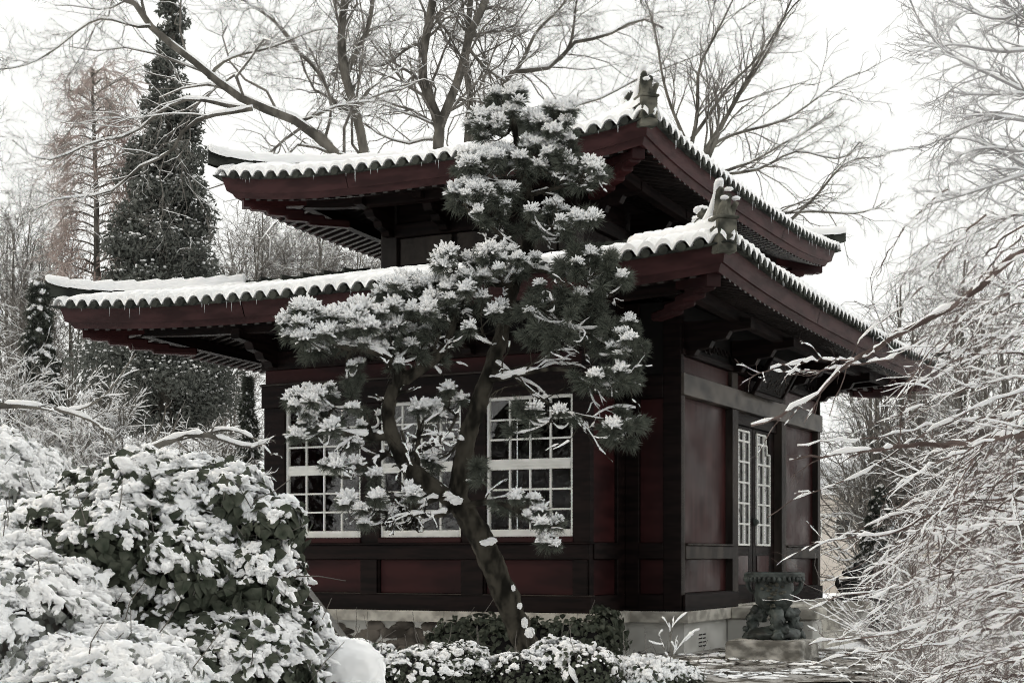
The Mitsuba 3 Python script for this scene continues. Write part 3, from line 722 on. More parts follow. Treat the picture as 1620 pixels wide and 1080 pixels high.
for k in range(3):
    a = k * 2 * np.pi / 3 + .5; c, s = math.cos(a), math.sin(a)
    pts = np.array([[.10, 0, .30], [.20, 0, .27], [.27, .0, .20], [.24, .0, .12], [.27, 0, .05], [.33, 0, .03]])
    pts = np.stack([pts[:, 0] * c, pts[:, 0] * s, pts[:, 2]], -1)
    mb = MB().add(*tubes(resample(pts, 14)[None], (np.array([.05, .07, .085, .075, .07, .06, .058, .055, .05, .05, .055, .06, .06, .035]))[None], 9, True))
    rr = np.random.default_rng(40 + k); cs = resample(pts, 16) + rr.normal(size=(16, 3)) * .035
    mb.add(*blobs(cs, np.array([[.05, .05, .05]]) * rr.uniform(.7, 1.3, (16, 1)), rr, ICO1, .5))
    v, f = mb.get(); add(urn + '__leg', (v + uc, f), 'm_bronze', 45)
v = np.array(ICO2.vertices) * [.29, .27, .10] + [0, 0, .045]; v += (nfbm(v * 11, 3, 5)[:, None] - .5) * .10
add(urn + '__rock_base', (v + uc, ICO2.faces), 'm_bronze', 40)
for sx in (-1, 1):
    hp = np.array([[.28, 0, .68], [.30, 0, .6], [.26, 0, .52], [.20, 0, .5]]); hp[:, 0] *= sx
    hp = hp @ R2.T
    v, f = tubes(resample(hp, 10)[None], np.linspace(.03, .022, 10)[None], 7, True); add(urn + '__handle', (v + uc, f), 'm_bronze', 40)
# relief of leaves on the bowl front (greenish patina) and twig of leaves
rr = np.random.default_rng(5); mb = MB()
for k in range(26):
    a = -1.57 + rr.normal() * .28 - .2; z = rr.uniform(.36, .62)
    mb.add(*blobs(np.array([[.222 * math.cos(a), .222 * math.sin(a), z]]), np.array([[.03, .016, .014]]), rr, ICO1, .4))
v, f = mb.get(); add(urn + '__leaf_relief', (v + uc, f), 'm_ornament', 40)
# paving, litter patch and kerb in front of the landing
def patch(name, poly, z, m, lab):
    g = trimesh.creation.triangulate_polygon(shapely.Polygon(poly), engine='earcut')
    v = np.c_[g[0], np.full(len(g[0]), z)]
    add(name, (v, g[1]), m, False, lab, None, None, 'structure')
pp = lambda x, y, z: (lambda Yd: ((x - 810) / F * Yd, Yd))((EYE - z) * F / (y - H0))
patch('litter_bed', [(1.5, 13.2), (3.6, 13.6), (4.4, 15.6), (4.3, 18.2), (2.2, 18.6), (1.0, 16.6), (1.2, 15)], .374, 'm_litter', 'bare ground with leaf litter and thin snow round the stone block')
patch('path', [(3.7, 12.5), (9, 12.0), (9, 24), (5.2, 24), (4.45, 18.0)], .368, 'm_paving', 'grey path beyond the kerb')
mb = MB()
kp = resample([[3.45, 12.6, 0], [4.2, 14.4, 0], [4.42, 16.0, 0], [4.5, 18.3, 0]], 9)
kerb = thing('kerb', 'low stone kerb between the litter bed and the path', 'kerb')
for a, b in zip(kp[:-1], kp[1:]):
    d = b - a; L = np.linalg.norm(d) - .008; d = unit(d); n = np.array([-d[1], d[0], 0])
    v, f = cbox(0, L, -.08, .08, .30, .46, .015); add(kerb + '__kerb_stone', (a + v[:, :1] * d + v[:, 1:2] * n + v[:, 2:] * np.array([0, 0, 1.]), f), 'm_block')
# litter leaves
rr = np.random.default_rng(31); n = 900
c = np.stack([rr.uniform(1.4, 4.2, n), rr.uniform(13.6, 17.6, n), np.full(n, .385)], -1)
a = rr.uniform(0, 6.3, n); s = rr.uniform(.02, .045, n)[:, None]
d1 = np.stack([np.cos(a), np.sin(a), rr.uniform(-.4, .4, n)], -1) * s; d2 = np.stack([-np.sin(a), np.cos(a), rr.uniform(-.4, .4, n)], -1) * s * .6
add('leaf_litter', (np.stack([c - d1, c - d2, c + d1, c + d2], 1).reshape(-1, 3), np.arange(4 * n).reshape(-1, 4)), 'm_litter', False, 'fallen leaves on the ground round the stone block', 'leaf litter', None, 'stuff')

n = 260; c = np.stack([rr.uniform(1.3, 4.2, n), rr.uniform(13.6, 17.4, n), np.full(n, .378)], -1); c = c[nfbm(c * 1.7, 3, 6) > .55]
add('snow_patches', blobs(c, np.stack([rr.uniform(.03, .16, len(c)), rr.uniform(.03, .12, len(c)), rr.uniform(.006, .016, len(c))], -1), rr, ICO1, .5), 'm_snow', True, 'thin snow patches left on the leaf litter', 'snow', None, 'stuff')
# ------------------------------------------------------------------ pole at the left of the plinth
P = np.array([at(478, 920, 15.2), at(548, 1012, 15.0)])
pk = thing('support_pole', 'plain grey sloping pole leaning by the plinth left of the pine', 'pole')
v, f = tubes(np.linspace(P[0], P[1], 6)[None], np.full((1, 6), .027), 10, True); add(pk + '__shaft', (v, f), 'm_pole', 30)
v, f = tubes(np.linspace(P[0] - .02 * unit(P[1] - P[0]), P[0] + .03 * unit(P[1] - P[0]), 3)[None], np.full((1, 3), .034), 10, True); add(pk + '__collar', (v, f), 'm_pole', 30)
# ------------------------------------------------------------------ the pine in front of the windows
D0 = 14.1
pine = thing('pine_tree', 'old leaning pine with snow on its needle tufts in front of the pavilion windows', 'tree')
def pp_(pts, K=14): return resample([at(x, y, D0 + d) for x, y, d in pts], K)
def limb(pts, r0, r1, K=14, pw=1.0):
    return pp_(pts, K), (r0 + (r1 - r0) * np.linspace(0, 1, K) ** pw)
rg = np.random.default_rng(100)
limbs = {
 'trunk': limb([(836, 1040, .35), (818, 985, .33), (795, 930, .25), (772, 875, .15), (745, 825, .05), (722, 795, 0)], .124, .114, 18),
 'main': limb([(722, 800, 0), (728, 755, .02), (738, 700, .05), (762, 625, .1), (788, 550, .1), (803, 490, .05), (815, 440, 0), (834, 400, 0)], .098, .058, 18),
 'top': limb([(834, 405, 0), (838, 350, .05), (835, 300, .05), (822, 245, 0), (812, 190, 0), (808, 140, 0)], .07, .018, 16),
 'left': limb([(728, 800, 0), (690, 775, -.1), (650, 742, -.2), (624, 700, -.25), (614, 655, -.25), (620, 620, -.2), (648, 595, -.1)], .088, .055, 18),
 'left_up': limb([(640, 602, -.12), (672, 580, -.1), (700, 555, -.1), (714, 520, -.15), (722, 470, -.15), (712, 440, -.1)], .06, .025, 14),
 'left_arm': limb([(628, 610, -.2), (622, 575, -.3), (590, 555, -.4), (545, 550, -.45), (505, 525, -.5), (478, 500, -.5)], .05, .015, 14),
 'left_low': limb([(612, 690, -.25), (570, 690, -.35), (530, 680, -.45), (490, 650, -.5)], .045, .014, 12),
 'left_bottom': limb([(612, 715, -.25), (580, 735, -.4), (545, 745, -.5)], .035, .014, 12),
 'bottom': limb([(700, 785, -.08), (662, 800, -.25), (625, 812, -.4), (590, 806, -.5), (556, 802, -.55)], .04, .012, 12),
 'bottom_two': limb([(712, 800, 0), (685, 815, -.25), (640, 815, -.45), (605, 830, -.5)], .035, .012, 12),
 'right_low': limb([(742, 800, -.05), (785, 795, -.25), (815, 805, -.35), (845, 825, -.4), (872, 850, -.4)], .035, .008, 12),
 'right_mid': limb([(770, 600, .08), (830, 590, -.2), (890, 585, -.35), (950, 600, -.45), (1000, 590, -.5)], .03, .008, 14),
 'right_down': limb([(778, 570, .1), (830, 610, -.15), (880, 645, -.3), (930, 660, -.35), (1010, 668, -.4)], .026, .007, 14),
 'right_arm': limb([(806, 480, .05), (850, 500, -.1), (900, 515, -.2), (950, 540, -.3), (1000, 560, -.35)], .035, .01, 14),
 'right_high': limb([(826, 425, 0), (870, 430, -.2), (915, 440, -.3), (975, 450, -.35)], .03, .009, 12),
 'right_top': limb([(838, 350, .05), (870, 360, -.2), (900, 355, -.3), (940, 345, -.35)], .025, .008, 12),
 'wing': limb([(836, 310, .05), (870, 300, -.1), (910, 290, -.25), (955, 275, -.3)], .026, .008, 12),
 'crown_right': limb([(832, 290, .05), (850, 260, 0), (872, 220, -.05), (885, 175, -.05)], .03, .010, 12),
 'crown_left': limb([(835, 330, .05), (808, 295, -.1), (770, 285, -.2), (735, 270, -.25)], .026, .009, 12),
 'hang_left': limb([(836, 395, 0), (800, 380, -.15), (770, 350, -.25), (740, 325, -.3)], .028, .01, 12),
 'mid_left': limb([(815, 450, 0), (780, 450, -.15), (740, 440, -.25), (705, 415, -.3)], .03, .01, 12),
 'mid_twig': limb([(735, 700, .05), (705, 690, -.2), (670, 690, -.3), (650, 700, -.35)], .028, .01, 12),
 'mid_twig_two': limb([(626, 720, -.2), (660, 715, -.35), (690, 700, -.45), (715, 675, -.5), (722, 655, -.5)], .024, .012, 12),
}
for n, (P, R) in limbs.items():
    if n == 'trunk': continue
names = list(limbs)
for nm in names:
    P, R = limbs[nm]
    P = P + 0.0
    big = nm in ('trunk', 'main', 'left', 'top')
    if big:
        Pd = resample(P, 90); Rd = np.interp(np.linspace(0, 1, 90), np.linspace(0, 1, len(R)), R)
        v, f = tubes(Pd[None], Rd[None], 26)
        cen = np.repeat(Pd, 26, 0); out = unit(v - cen); cr_k = nz(v * [26, 26, 11], 7)
        v = v + out * ((nfbm(v * 7, 3, 4) - .5) * .05 + np.where(cr_k < .42, (cr_k - .42) * .07, 0) + (nz(v * 60, 3) - .5) * .008)[:, None] * (Rd.max() / .13)
    else:
        v, f = tubes(P[None], R[None], 7)
        v = v + (nfbm(v * 9, 3, 4)[:, None] - .5) * .012
    add(pine + ('__trunk' if nm in ('trunk', 'main') else '__limb'), (v, f), 'm_pine_bark', True)
# needle pads: (x, y, rx, ry, depth, depth radius, tufts, snow share, limb)
pads = [(806, 172, 34, 40, 0, .3, 22, .75, 'top'), (775, 200, 34, 20, -.1, .25, 14, .8, 'top'), (882, 205, 48, 46, -.05, .3, 34, .85, 'crown_right'),
        (850, 255, 70, 36, -.05, .35, 38, .6, 'crown_right'), (905, 275, 44, 34, -.1, .3, 24, .15, 'crown_right'), (775, 262, 40, 24, -.15, .3, 22, .85, 'crown_left'), (738, 270, 24, 22, -.2, .25, 14, .85, 'crown_left'),
        (935, 278, 30, 18, -.25, .2, 16, .6, 'wing'), (748, 325, 34, 36, -.25, .28, 28, .85, 'hang_left'), (800, 330, 40, 40, -.1, .3, 18, .3, 'hang_left'),
        (880, 350, 52, 28, -.25, .3, 24, .5, 'right_top'), (930, 347, 16, 12, -.3, .15, 6, .6, 'right_top'), (790, 420, 62, 30, -.2, .3, 34, .85, 'mid_left'), (706, 415, 22, 14, -.3, .2, 8, .95, 'mid_left'),
        (930, 435, 58, 40, -.3, .3, 30, .1, 'right_high'), (975, 445, 20, 14, -.35, .15, 8, .7, 'right_high'), (655, 478, 74, 42, -.2, .4, 58, .92, 'left_up'), (725, 470, 40, 40, -.2, .35, 24, .75, 'left_up'),
        (500, 525, 48, 44, -.45, .35, 40, .95, 'left_arm'), (575, 520, 60, 38, -.4, .35, 48, .92, 'left_arm'), (620, 555, 60, 34, -.15, .3, 10, .7, 'left_arm'), (690, 540, 46, 34, -.05, .3, 8, .45, 'left_up'),
        (556, 588, 44, 20, -.3, .3, 5, .6, 'left_arm'), (890, 510, 72, 50, -.25, .4, 42, .06, 'right_arm'), (975, 545, 42, 46, -.35, .3, 30, .35, 'right_arm'), (850, 475, 40, 26, -.2, .3, 7, .5, 'right_arm'),
        (960, 600, 50, 22, -.45, .25, 20, .35, 'right_mid'), (985, 680, 38, 34, -.4, .25, 13, .25, 'right_down'), (860, 670, 66, 30, -.3, .3, 9, .25, 'right_down'),
        (482, 640, 28, 26, -.5, .25, 18, .9, 'left_low'), (530, 640, 40, 34, -.4, .3, 11, .7, 'left_low'), (500, 690, 36, 26, -.45, .3, 9, .85, 'left_low'), (580, 655, 24, 30, -.1, .2, 3, .5, 'left_low'),
        (550, 745, 46, 26, -.4, .3, 9, .8, 'left_bottom'), (570, 700, 36, 26, -.1, .3, 4, .8, 'left_bottom'), (570, 800, 44, 22, -.45, .3, 9, .85, 'bottom'), (625, 785, 44, 22, -.35, .3, 4, .8, 'bottom'),
        (600, 822, 34, 18, -.4, .25, 5, .7, 'bottom_two'), (672, 660, 34, 24, .1, .3, 5, .9, 'mid_twig_two'), (700, 640, 36, 34, .1, .3, 5, .7, 'mid_twig_two'), (695, 725, 30, 24, .05, .3, 4, .8, 'mid_twig'),
        (815, 800, 44, 22, -.35, .25, 10, .7, 'right_low'), (872, 832, 26, 12, -.4, .15, 5, .6, 'right_low'), (872, 858, 10, 7, -.4, .08, 3, .9, 'right_low'), (760, 520, 44, 60, -.2, .3, 9, .55, 'main'), (760, 750, 24, 16, -.2, .15, 3, .1, 'main')]
def tuft(rng, c, axis, L=.125, n=110, spread=.75, wd=.0026):
    d = unit(rng.normal(size=(n, 3)) * spread + axis * .75)
    l = L * rng.uniform(.7, 1.1, n)[:, None]
    b = c + axis * rng.uniform(-.05, .03, n)[:, None]
    tipp = b + d * l; tipp[:, 2] -= .12 * l[:, 0]
    side = unit(np.cross(d, rng.normal(size=(n, 3)))) * wd
    mid = b + d * l * .5
    v = np.stack([b, mid + side, tipp, mid - side], 1)
    return v.reshape(-1, 3), np.arange(4 * n).reshape(-1, 4), d, l
all_tw, all_twr, sn_tw = [], [], []
tufts, count = [], 0
for i, (x, y, rx, ry, dd, rd, n, sn, lb) in enumerate(pads):
    c = at(x, y, D0 + dd); sx, sz = rx * D0 / F, ry * D0 / F
    P, R = limbs[lb]
    tree = P[2:]
    snow = MB(); ns = 0
    q = unit(rg.normal(size=(n, 3))) * rg.uniform(.35, 1, n)[:, None] ** .6
    q[:, 2] = np.where(rg.random(n) < .35, np.abs(q[:, 2]), q[:, 2])
    pos = c + q * [sx, rd, sz]
    # a sub-branch to the pad, then a twig to each tuft
    j = np.argmin(np.linalg.norm(tree - c, axis=1)); root = tree[j]
    mid = (root + c) / 2 + rg.normal(size=3) * .05 + [0, 0, -.04]
    Pb = resample([root, mid, c], 8); all_tw.append(Pb[:, :]); all_twr.append(np.linspace(max(.012, min(R[j] * .6, .02)), .008, 8))
    tops = np.argsort(-.30 * q[:, 2] + .45 * q[:, 1] - .7 * rg.random(n)); nsn = int(round(n * sn)); npuff = int(round(nsn / 1.25))
    for r_, w_ in enumerate(tops):
        if npuff <= r_ < nsn: continue
        p_, q_ = pos[w_], q[w_]
        s_ = Pb[rg.integers(2, 8)] if np.linalg.norm(p_ - c) < 2 else c
        dirn = unit(q_ * [1, .8, .7] + [0, 0, .45] + rg.normal(size=3) * .25)
        e = p_ - dirn * .03
        m_ = s_ * .45 + e * .55 + [0, 0, -.03] + rg.normal(size=3) * .02
        all_tw.append(resample([s_, m_, e], 8)); all_twr.append(np.linspace(.0075, .004, 8))
        tufts.append((p_, dirn, r_ < npuff, i))
ICO3 = trimesh.creation.icosphere(3); U3 = np.array(ICO3.vertices)
def puff_snow(rng, c, R):
    o1, o2 = rng.uniform(0, 99, 3), rng.uniform(0, 99, 3)
    az = np.arctan2(U3[:, 1], U3[:, 0])
    r = .70 + .60 * (nfbm(U3 * 2.7 + o1, 3) - .5) + .46 * (nz(U3 * 7.5 + o2) - .5) + .05 * np.sin(az * rng.integers(11, 17) + 6 * nz(U3 * 2 + o1))
    hole = nz(U3 * 3.6 + o2[::-1])
    r = np.where(hole < .36, r * (.45 + 1.2 * hole), r)
    z = U3[:, 2]; r = np.where(z < -.30, r * np.clip(1 + 1.8 * (z + .30), .2, 1), r)
    return U3 * r[:, None] * [R, R, R * .84] + c + [0, -.05 * R, R * .10], ICO3.faces
pad_snow = [MB() for _ in pads]; padc = [0] * len(pads)
rest = MB(); order = np.argsort([t[0][1] for t in tufts]); rank = np.empty(len(order), int); rank[order] = np.arange(len(order))
for k, (p_, dirn, has, i) in enumerate(tufts):
    if has:
        R_ = rg.uniform(.055, .105) * (1.08 if pads[i][7] > .79 else .9)
        v, f, d, l = tuft(rg, p_ - [0, 0, .02], unit(dirn + [0, -.5, -.2]), R_ * 1.30, 150, 1.1, .0021)
    else: v, f, d, l = tuft(rg, p_, dirn, rg.uniform(.10, .15), 190, .75, .0019)
    if rank[k] < 290: add(pine + '__needle_tuft', (v, f), 'm_needle')
    else: rest.add(v, f)
    if has:
        pad_snow[i].add(*puff_snow(rg, p_, R_)); padc[i] += 1
        nl = rg.integers(20, 32)
        ld = unit(rg.normal(size=(nl, 3)) + [0, -.35, .25]); ld[:, 2] = np.where(ld[:, 2] < -.45, -ld[:, 2], ld[:, 2])
        a1 = unit(np.cross(ld, [.1, .2, 1.0])); a2 = np.cross(a1, ld)
        S = np.stack([rg.uniform(.20, .34, nl), rg.uniform(.075, .125, nl), rg.uniform(.075, .125, nl)], -1) * R_
        pad_snow[i].add(*blobs(p_ + ld * R_ * rg.uniform(.72, 1.0, nl)[:, None] * [1, 1, .84] + [0, -.05 * R_, .10 * R_], S, rg, ICO1, .45, np.stack([ld, a1, a2], 1)))
add(pine + '__more_needle_tufts', rest.get(), 'm_needle', kind='stuff')
for i, mb in enumerate(pad_snow):
    if padc[i]: add(pine + '__tuft_snow', mb.get(), 'm_snow', True, kind='stuff')
TW, TR = np.array(all_tw), np.array(all_twr)
# bare twigs with snow between the limbs
Lp = np.array([limbs[n][0][np.linspace(0, len(limbs[n][0]) - 1, 12).astype(int)] for n in names[3:]]); Lr = np.array([limbs[n][1][np.linspace(0, len(limbs[n][1]) - 1, 12).astype(int)] for n in names[3:]])
P1, R1 = grow(Lp, Lr, 12, rg, .15, 1, (.8, .3), .30, 0.05, -.02, .25, .4, .4, 6, .006, .3, .55)
P2, R2_ = grow(P1, R1, 3, rg, .25, 1, (.8, .3), .55, .05, 0, .3, .6, .5, 5, .004, .3)
add(pine + '__twig', MB().add(*tubes(TW, TR, 5)).add(*tubes(P1, R1, 5)).add(*tubes(P2, R2_, 4)).get(), 'm_pine_bark', True, kind='stuff')
ms = MB().add(*snow_tubes(P1, R1, .0085, rg, .7, .3, 5, .6, .2)).add(*snow_tubes(P2, R2_, .0065, rg, .7, .3, 5, .6, .2)).add(*snow_tubes(Lp, Lr, .006, rg, .8, .5, 6, .6, .25))
tl = TW[rg.random(len(TW)) < .35]; ms.add(*snow_tubes(tl, np.full(tl.shape[:2], .006), .010, rg, 1, .35))
cr = np.array([at(712, 788, D0 - .12), at(722, 792, D0 - .14), at(705, 782, D0 - .12), at(770, 858, D0 - .02), at(778, 855, D0 - .03), at(822, 958, D0 + .15), at(812, 930, D0 + .1), at(830, 985, D0 + .2), at(838, 1000, D0 + .2)])
ms.add(*blobs(cr, np.array([[.07, .05, .035], [.06, .05, .04], [.06, .05, .03], [.07, .05, .03], [.05, .04, .03], [.025, .02, .03], [.02, .02, .03], [.03, .03, .05], [.05, .04, .05]]), rg, ICO2, .35))
add(pine + '__branch_snow', ms.get(), 'm_snow', 60, kind='stuff')

# ------------------------------------------------------------------ leafy, snow-laden mounds
def leaf_mesh(C, N, S, rng, droop=.7):
    """ivy leaves hanging with their tips down: 5-point blades folded along the midrib"""
    n = len(C)
    down = np.array([0, 0, -1.0]) * droop + rng.normal(size=(n, 3)) * .35
    N = unit(N + rng.normal(size=(n, 3)) * .45)
    tdir = unit(down - (down * N).sum(1, keepdims=True) * N); sdir = np.cross(N, tdir)
    S = S[:, None]
    a = C - tdir * S * .5; tip_ = C + tdir * S * .6
    l1 = C - tdir * S * .3 + sdir * S * .52 - N * S * .10; r1 = C - tdir * S * .3 - sdir * S * .52 - N * S * .10
    l2 = C + tdir * S * .15 + sdir * S * .36 - N * S * .08; r2 = C + tdir * S * .15 - sdir * S * .36 - N * S * .08
    v = np.stack([a, l1, l2, tip_, r2, r1], 1)
    f = np.array([[0, 3, 2], [0, 2, 1], [0, 4, 3], [0, 5, 4]])
    return v.reshape(-1, 3), (f[None] + (np.arange(n) * 6)[:, None, None]).reshape(-1, 3)
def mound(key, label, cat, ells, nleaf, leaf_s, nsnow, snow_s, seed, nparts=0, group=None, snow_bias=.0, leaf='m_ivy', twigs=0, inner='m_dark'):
    rng = np.random.default_rng(seed)
    k = thing(key, label, cat, group)
    E = [(np.array(c), np.array(r)) for c, r in ells]
    def sample(n):
        area = np.array([(r[0] * r[2] + r[0] * r[1]) for c, r in E]); w_ = area / area.sum()
        out, nor = [], []
        for (c, r), m in zip(E, (w_ * n * 2.4).astype(int) + 4):
            d = unit(rng.normal(size=(m, 3))); d = d[(d[:, 1] < .45) | (d[:, 2] > .3)]
            p = c + d * r * (1 + .26 * (nfbm((c + d * r) * 3.6, 4, seed)[:, None] - .5) * 2)
            ok = np.ones(len(p), bool)
            for c2, r2 in E:
                if c2 is not c: ok &= (((p - c2) / r2) ** 2).sum(1) > .86
            ok &= p[:, 2] > ground_z(p[:, 0], p[:, 1]) - .05
            out.append(p[ok]); nor.append(unit(d / r)[ok])
        p, nn = np.vstack(out), np.vstack(nor)
        i = rng.permutation(len(p))[:n]; return p[i], nn[i]
    core = MB()
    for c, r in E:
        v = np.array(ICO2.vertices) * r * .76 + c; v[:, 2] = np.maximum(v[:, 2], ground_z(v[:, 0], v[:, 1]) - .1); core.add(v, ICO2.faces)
    add(k + '__inner_stems', core.get(), inner, True)  # added solid filler core, blocks the view through the leaves
    p, nn = sample(nleaf)
    p = p + nn * rng.uniform(-.10, .06, len(p))[:, None] * min(1, leaf_s / .05)
    s = leaf_s * rng.uniform(.55, 1.25, len(p))
    vis = np.argsort(-(s + .02 * (nn[:, 1] < -.2)))
    big = vis[:nparts]; small = vis[nparts:]
    for b in big:
        v, f = leaf_mesh(p[b:b + 1], nn[b:b + 1], s[b:b + 1] * 1.1, rng); add(k + '__leaf', (v, f), leaf)
    v, f = leaf_mesh(p[small], nn[small], s[small], rng); add(k + '__foliage', (v, f), leaf, kind='stuff')
    # snow: lumps lying on what faces up, in drifts
    p, nn = sample(int(nsnow * 2.2))
    m = .95 * nfbm(p * 2.6 + seed, 3, 9) + .40 * nn[:, 2] + snow_bias + .34 * rng.random(len(p))
    i = np.argsort(-m)[:nsnow]; p, nn = p[i], nn[i]
    p = p + nn * .015 * leaf_s / .06 + [0, 0, .012]
    sz = snow_s * rng.gamma(3.2, .31, len(p)); sz = np.clip(sz, snow_s * .3, snow_s * 2.3)
    Nl = unit(nn * .55 + [0, 0, .6] + rng.normal(size=p.shape) * .45)
    dn = rng.normal(size=p.shape) * .5 + [0, 0, -.6]; t1 = unit(dn - (dn * Nl).sum(1, keepdims=True) * Nl); t2 = np.cross(Nl, t1)
    ax_ = np.stack([t1, t2, Nl], 1)
    S = np.stack([sz * rng.uniform(.9, 1.7, len(p)), sz * rng.uniform(.7, 1.2, len(p)), sz * rng.uniform(.4, .75, len(p))], -1)
    mb = MB(); big_ = sz > snow_s * 1.25
    for m_, ic in ((big_, ICO2), (~big_, ICO1)):
        mb.add(*blobs(p[m_], S[m_], rng, ic, .5 if ic is ICO2 else .6, ax_[m_]))
    o = t1 * S[:, :1] * rng.uniform(.6, 1.1, (len(p), 1)) + rng.normal(size=p.shape) * S * .4 + [0, 0, -.004]
    mb.add(*blobs(p + o, S * rng.uniform(.4, .75, (len(p), 1)), rng, ICO1, .6, ax_))
    add(k + '__snow', mb.get(), 'm_snow', True, kind='stuff')
    if twigs:
        p, nn = sample(twigs); d = unit(nn + [0, 0, .5] + rng.normal(size=p.shape) * .4)
        L = rng.uniform(.08, .35, len(p))[:, None]
        P = np.stack([p - d * .1, p + d * L * .5, p + d * L + rng.normal(size=p.shape) * .03], 1)
        R = np.array([[.004, .003, .0018]]).repeat(len(p), 0)
        add(k + '__stem', tubes(P, R, 4), 'm_twig', True, kind='stuff')
    return k
def ell(x, y, rx, ry, Y, ry_m): 
    return at(x, y, Y), (rx * Y / F, ry_m, ry * Y / F)
mound('ivy_bush', 'big ivy bush under lumpy snow at the left before the window bay', 'bush',
      [ell(270, 940, 170, 180, 8.6, .7), ell(310, 800, 70, 62, 8.7, .45), ell(372, 800, 46, 50, 8.6, .4), ell(432, 835, 42, 36, 8.5, .35), ell(415, 930, 56, 90, 8.5, .45), ell(235, 782, 60, 56, 8.7, .45), ell(160, 800, 56, 46, 8.8, .4), ell(110, 870, 90, 80, 8.5, .5), ell(190, 870, 80, 70, 8.2, .4), ell(330, 1090, 160, 130, 8.3, .6), ell(440, 1040, 40, 70, 8.4, .35)],
      10500, .074, 2500, .0235, 51, 240, twigs=90)
mound('ivy_bush', 'low snow-matted bush, leaves coloured pale to imitate haze, filling the bottom left corner', 'bush',
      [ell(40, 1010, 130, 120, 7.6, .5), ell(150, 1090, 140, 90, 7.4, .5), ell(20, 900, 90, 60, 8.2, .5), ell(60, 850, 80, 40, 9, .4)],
      4200, .055, 2300, .024, 52, 20, snow_bias=.2, twigs=60, leaf='m_ivy_hazed', inner='m_twig')  # pale leaves and extra snow stand in for white haze here
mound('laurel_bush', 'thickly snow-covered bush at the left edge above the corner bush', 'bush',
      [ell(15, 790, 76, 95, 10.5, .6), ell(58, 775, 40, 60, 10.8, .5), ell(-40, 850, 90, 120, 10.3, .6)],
      3600, .06, 1400, .028, 53, 20, snow_bias=.2, twigs=30, leaf='m_ivy_hazed', inner='m_twig')  # leaf colour paled to imitate haze at the left edge
mound('ivy_shoots', 'small ivy clump with snow lumps beside the foot of the sloping pole', 'plant',
      [ell(480, 1010, 34, 46, 9.4, .2), ell(465, 1060, 40, 50, 9.2, .25)], 700, .05, 110, .03, 54, 10, twigs=20)
hedges = [('low rounded shrub dusted with snow between the snow mound and the pine', [ell(590, 1064, 60, 40, 12.2, .4), ell(555, 1040, 40, 26, 12.6, .3), ell(545, 1060, 50, 40, 12.4, .3)], 61),
          ('low shrub with snow on its twigs left of the pine foot', [ell(700, 1064, 84, 42, 12.4, .45), ell(735, 1048, 40, 26, 12.8, .3), ell(660, 1075, 60, 40, 12, .3)], 62),
          ('rounded snowy shrub just right of the pine foot', [ell(885, 1060, 58, 46, 12.6, .45), ell(925, 1075, 60, 50, 12.4, .4), ell(820, 1075, 60, 40, 12.3, .3)], 63),
          ('small snow-buried shrub at the bottom below the plinth corner', [ell(1010, 1080, 70, 36, 12.8, .4), ell(1060, 1085, 50, 30, 12.9, .3), ell(980, 1070, 30, 26, 12.9, .3)], 64)]
for lab, es, sd in hedges:
    mound('low_shrub', lab, 'shrub', es, 2600, .038, 470 if sd < 64 else 900, .017, sd, 0, 'low shrubs along the plinth', snow_bias=.0, twigs=25)
# rounded boulder under a smooth cap of snow
bc = at(540, 1085, 9.6)
v = np.array(trimesh.creation.icosphere(4).vertices); fcs = trimesh.creation.icosphere(4).faces
r = np.array([70, 0, 70]) * 9.6 / F; r[1] = .32
bk = thing('boulder', 'rounded boulder under a smooth thick cap of snow at the bottom left of centre', 'boulder')
add(bk + '__stone', (v * r * .93 * (1 + .1 * (nfbm(v * 2, 3)[:, None] - .5)) + bc - [0, 0, .02], fcs), 'm_rubble', True)
vs = v[:, :] * r * (1 + .34 * (nfbm(v * 1.9, 4, 3)[:, None] - .5) + .09 * (nfbm(v * 9, 4, 3)[:, None] - .5) + .03 * (nz(v * 34, 5)[:, None] - .5)); vs[:, 2] = np.where(v[:, 2] < -.15, vs[:, 2] * .2, vs[:, 2] + .02)
add(bk + '__snow', (vs + bc + [0, 0, .02], fcs), 'm_snow', True)
# dark ivy climbing the plinth
for lab, es, n, sd in (('dark ivy patch climbing the plinth left of the pine foot', [ell(735, 1015, 58, 36, 15.7, .14), ell(770, 1000, 40, 26, 15.7, .14), ell(790, 1030, 50, 40, 15.2, .2)], 1500, 71),
                       ('dark ivy patch spilling over the plinth corner right of the pine', [ell(900, 1010, 66, 30, 15.6, .14), ell(958, 1010, 30, 46, 15.9, .14), ell(850, 1015, 40, 34, 15.5, .14)], 1700, 72)):
    mound('plinth_ivy', lab, 'ivy', es, n, .06, 4, .02, sd, 0, 'ivy on the plinth', twigs=10)

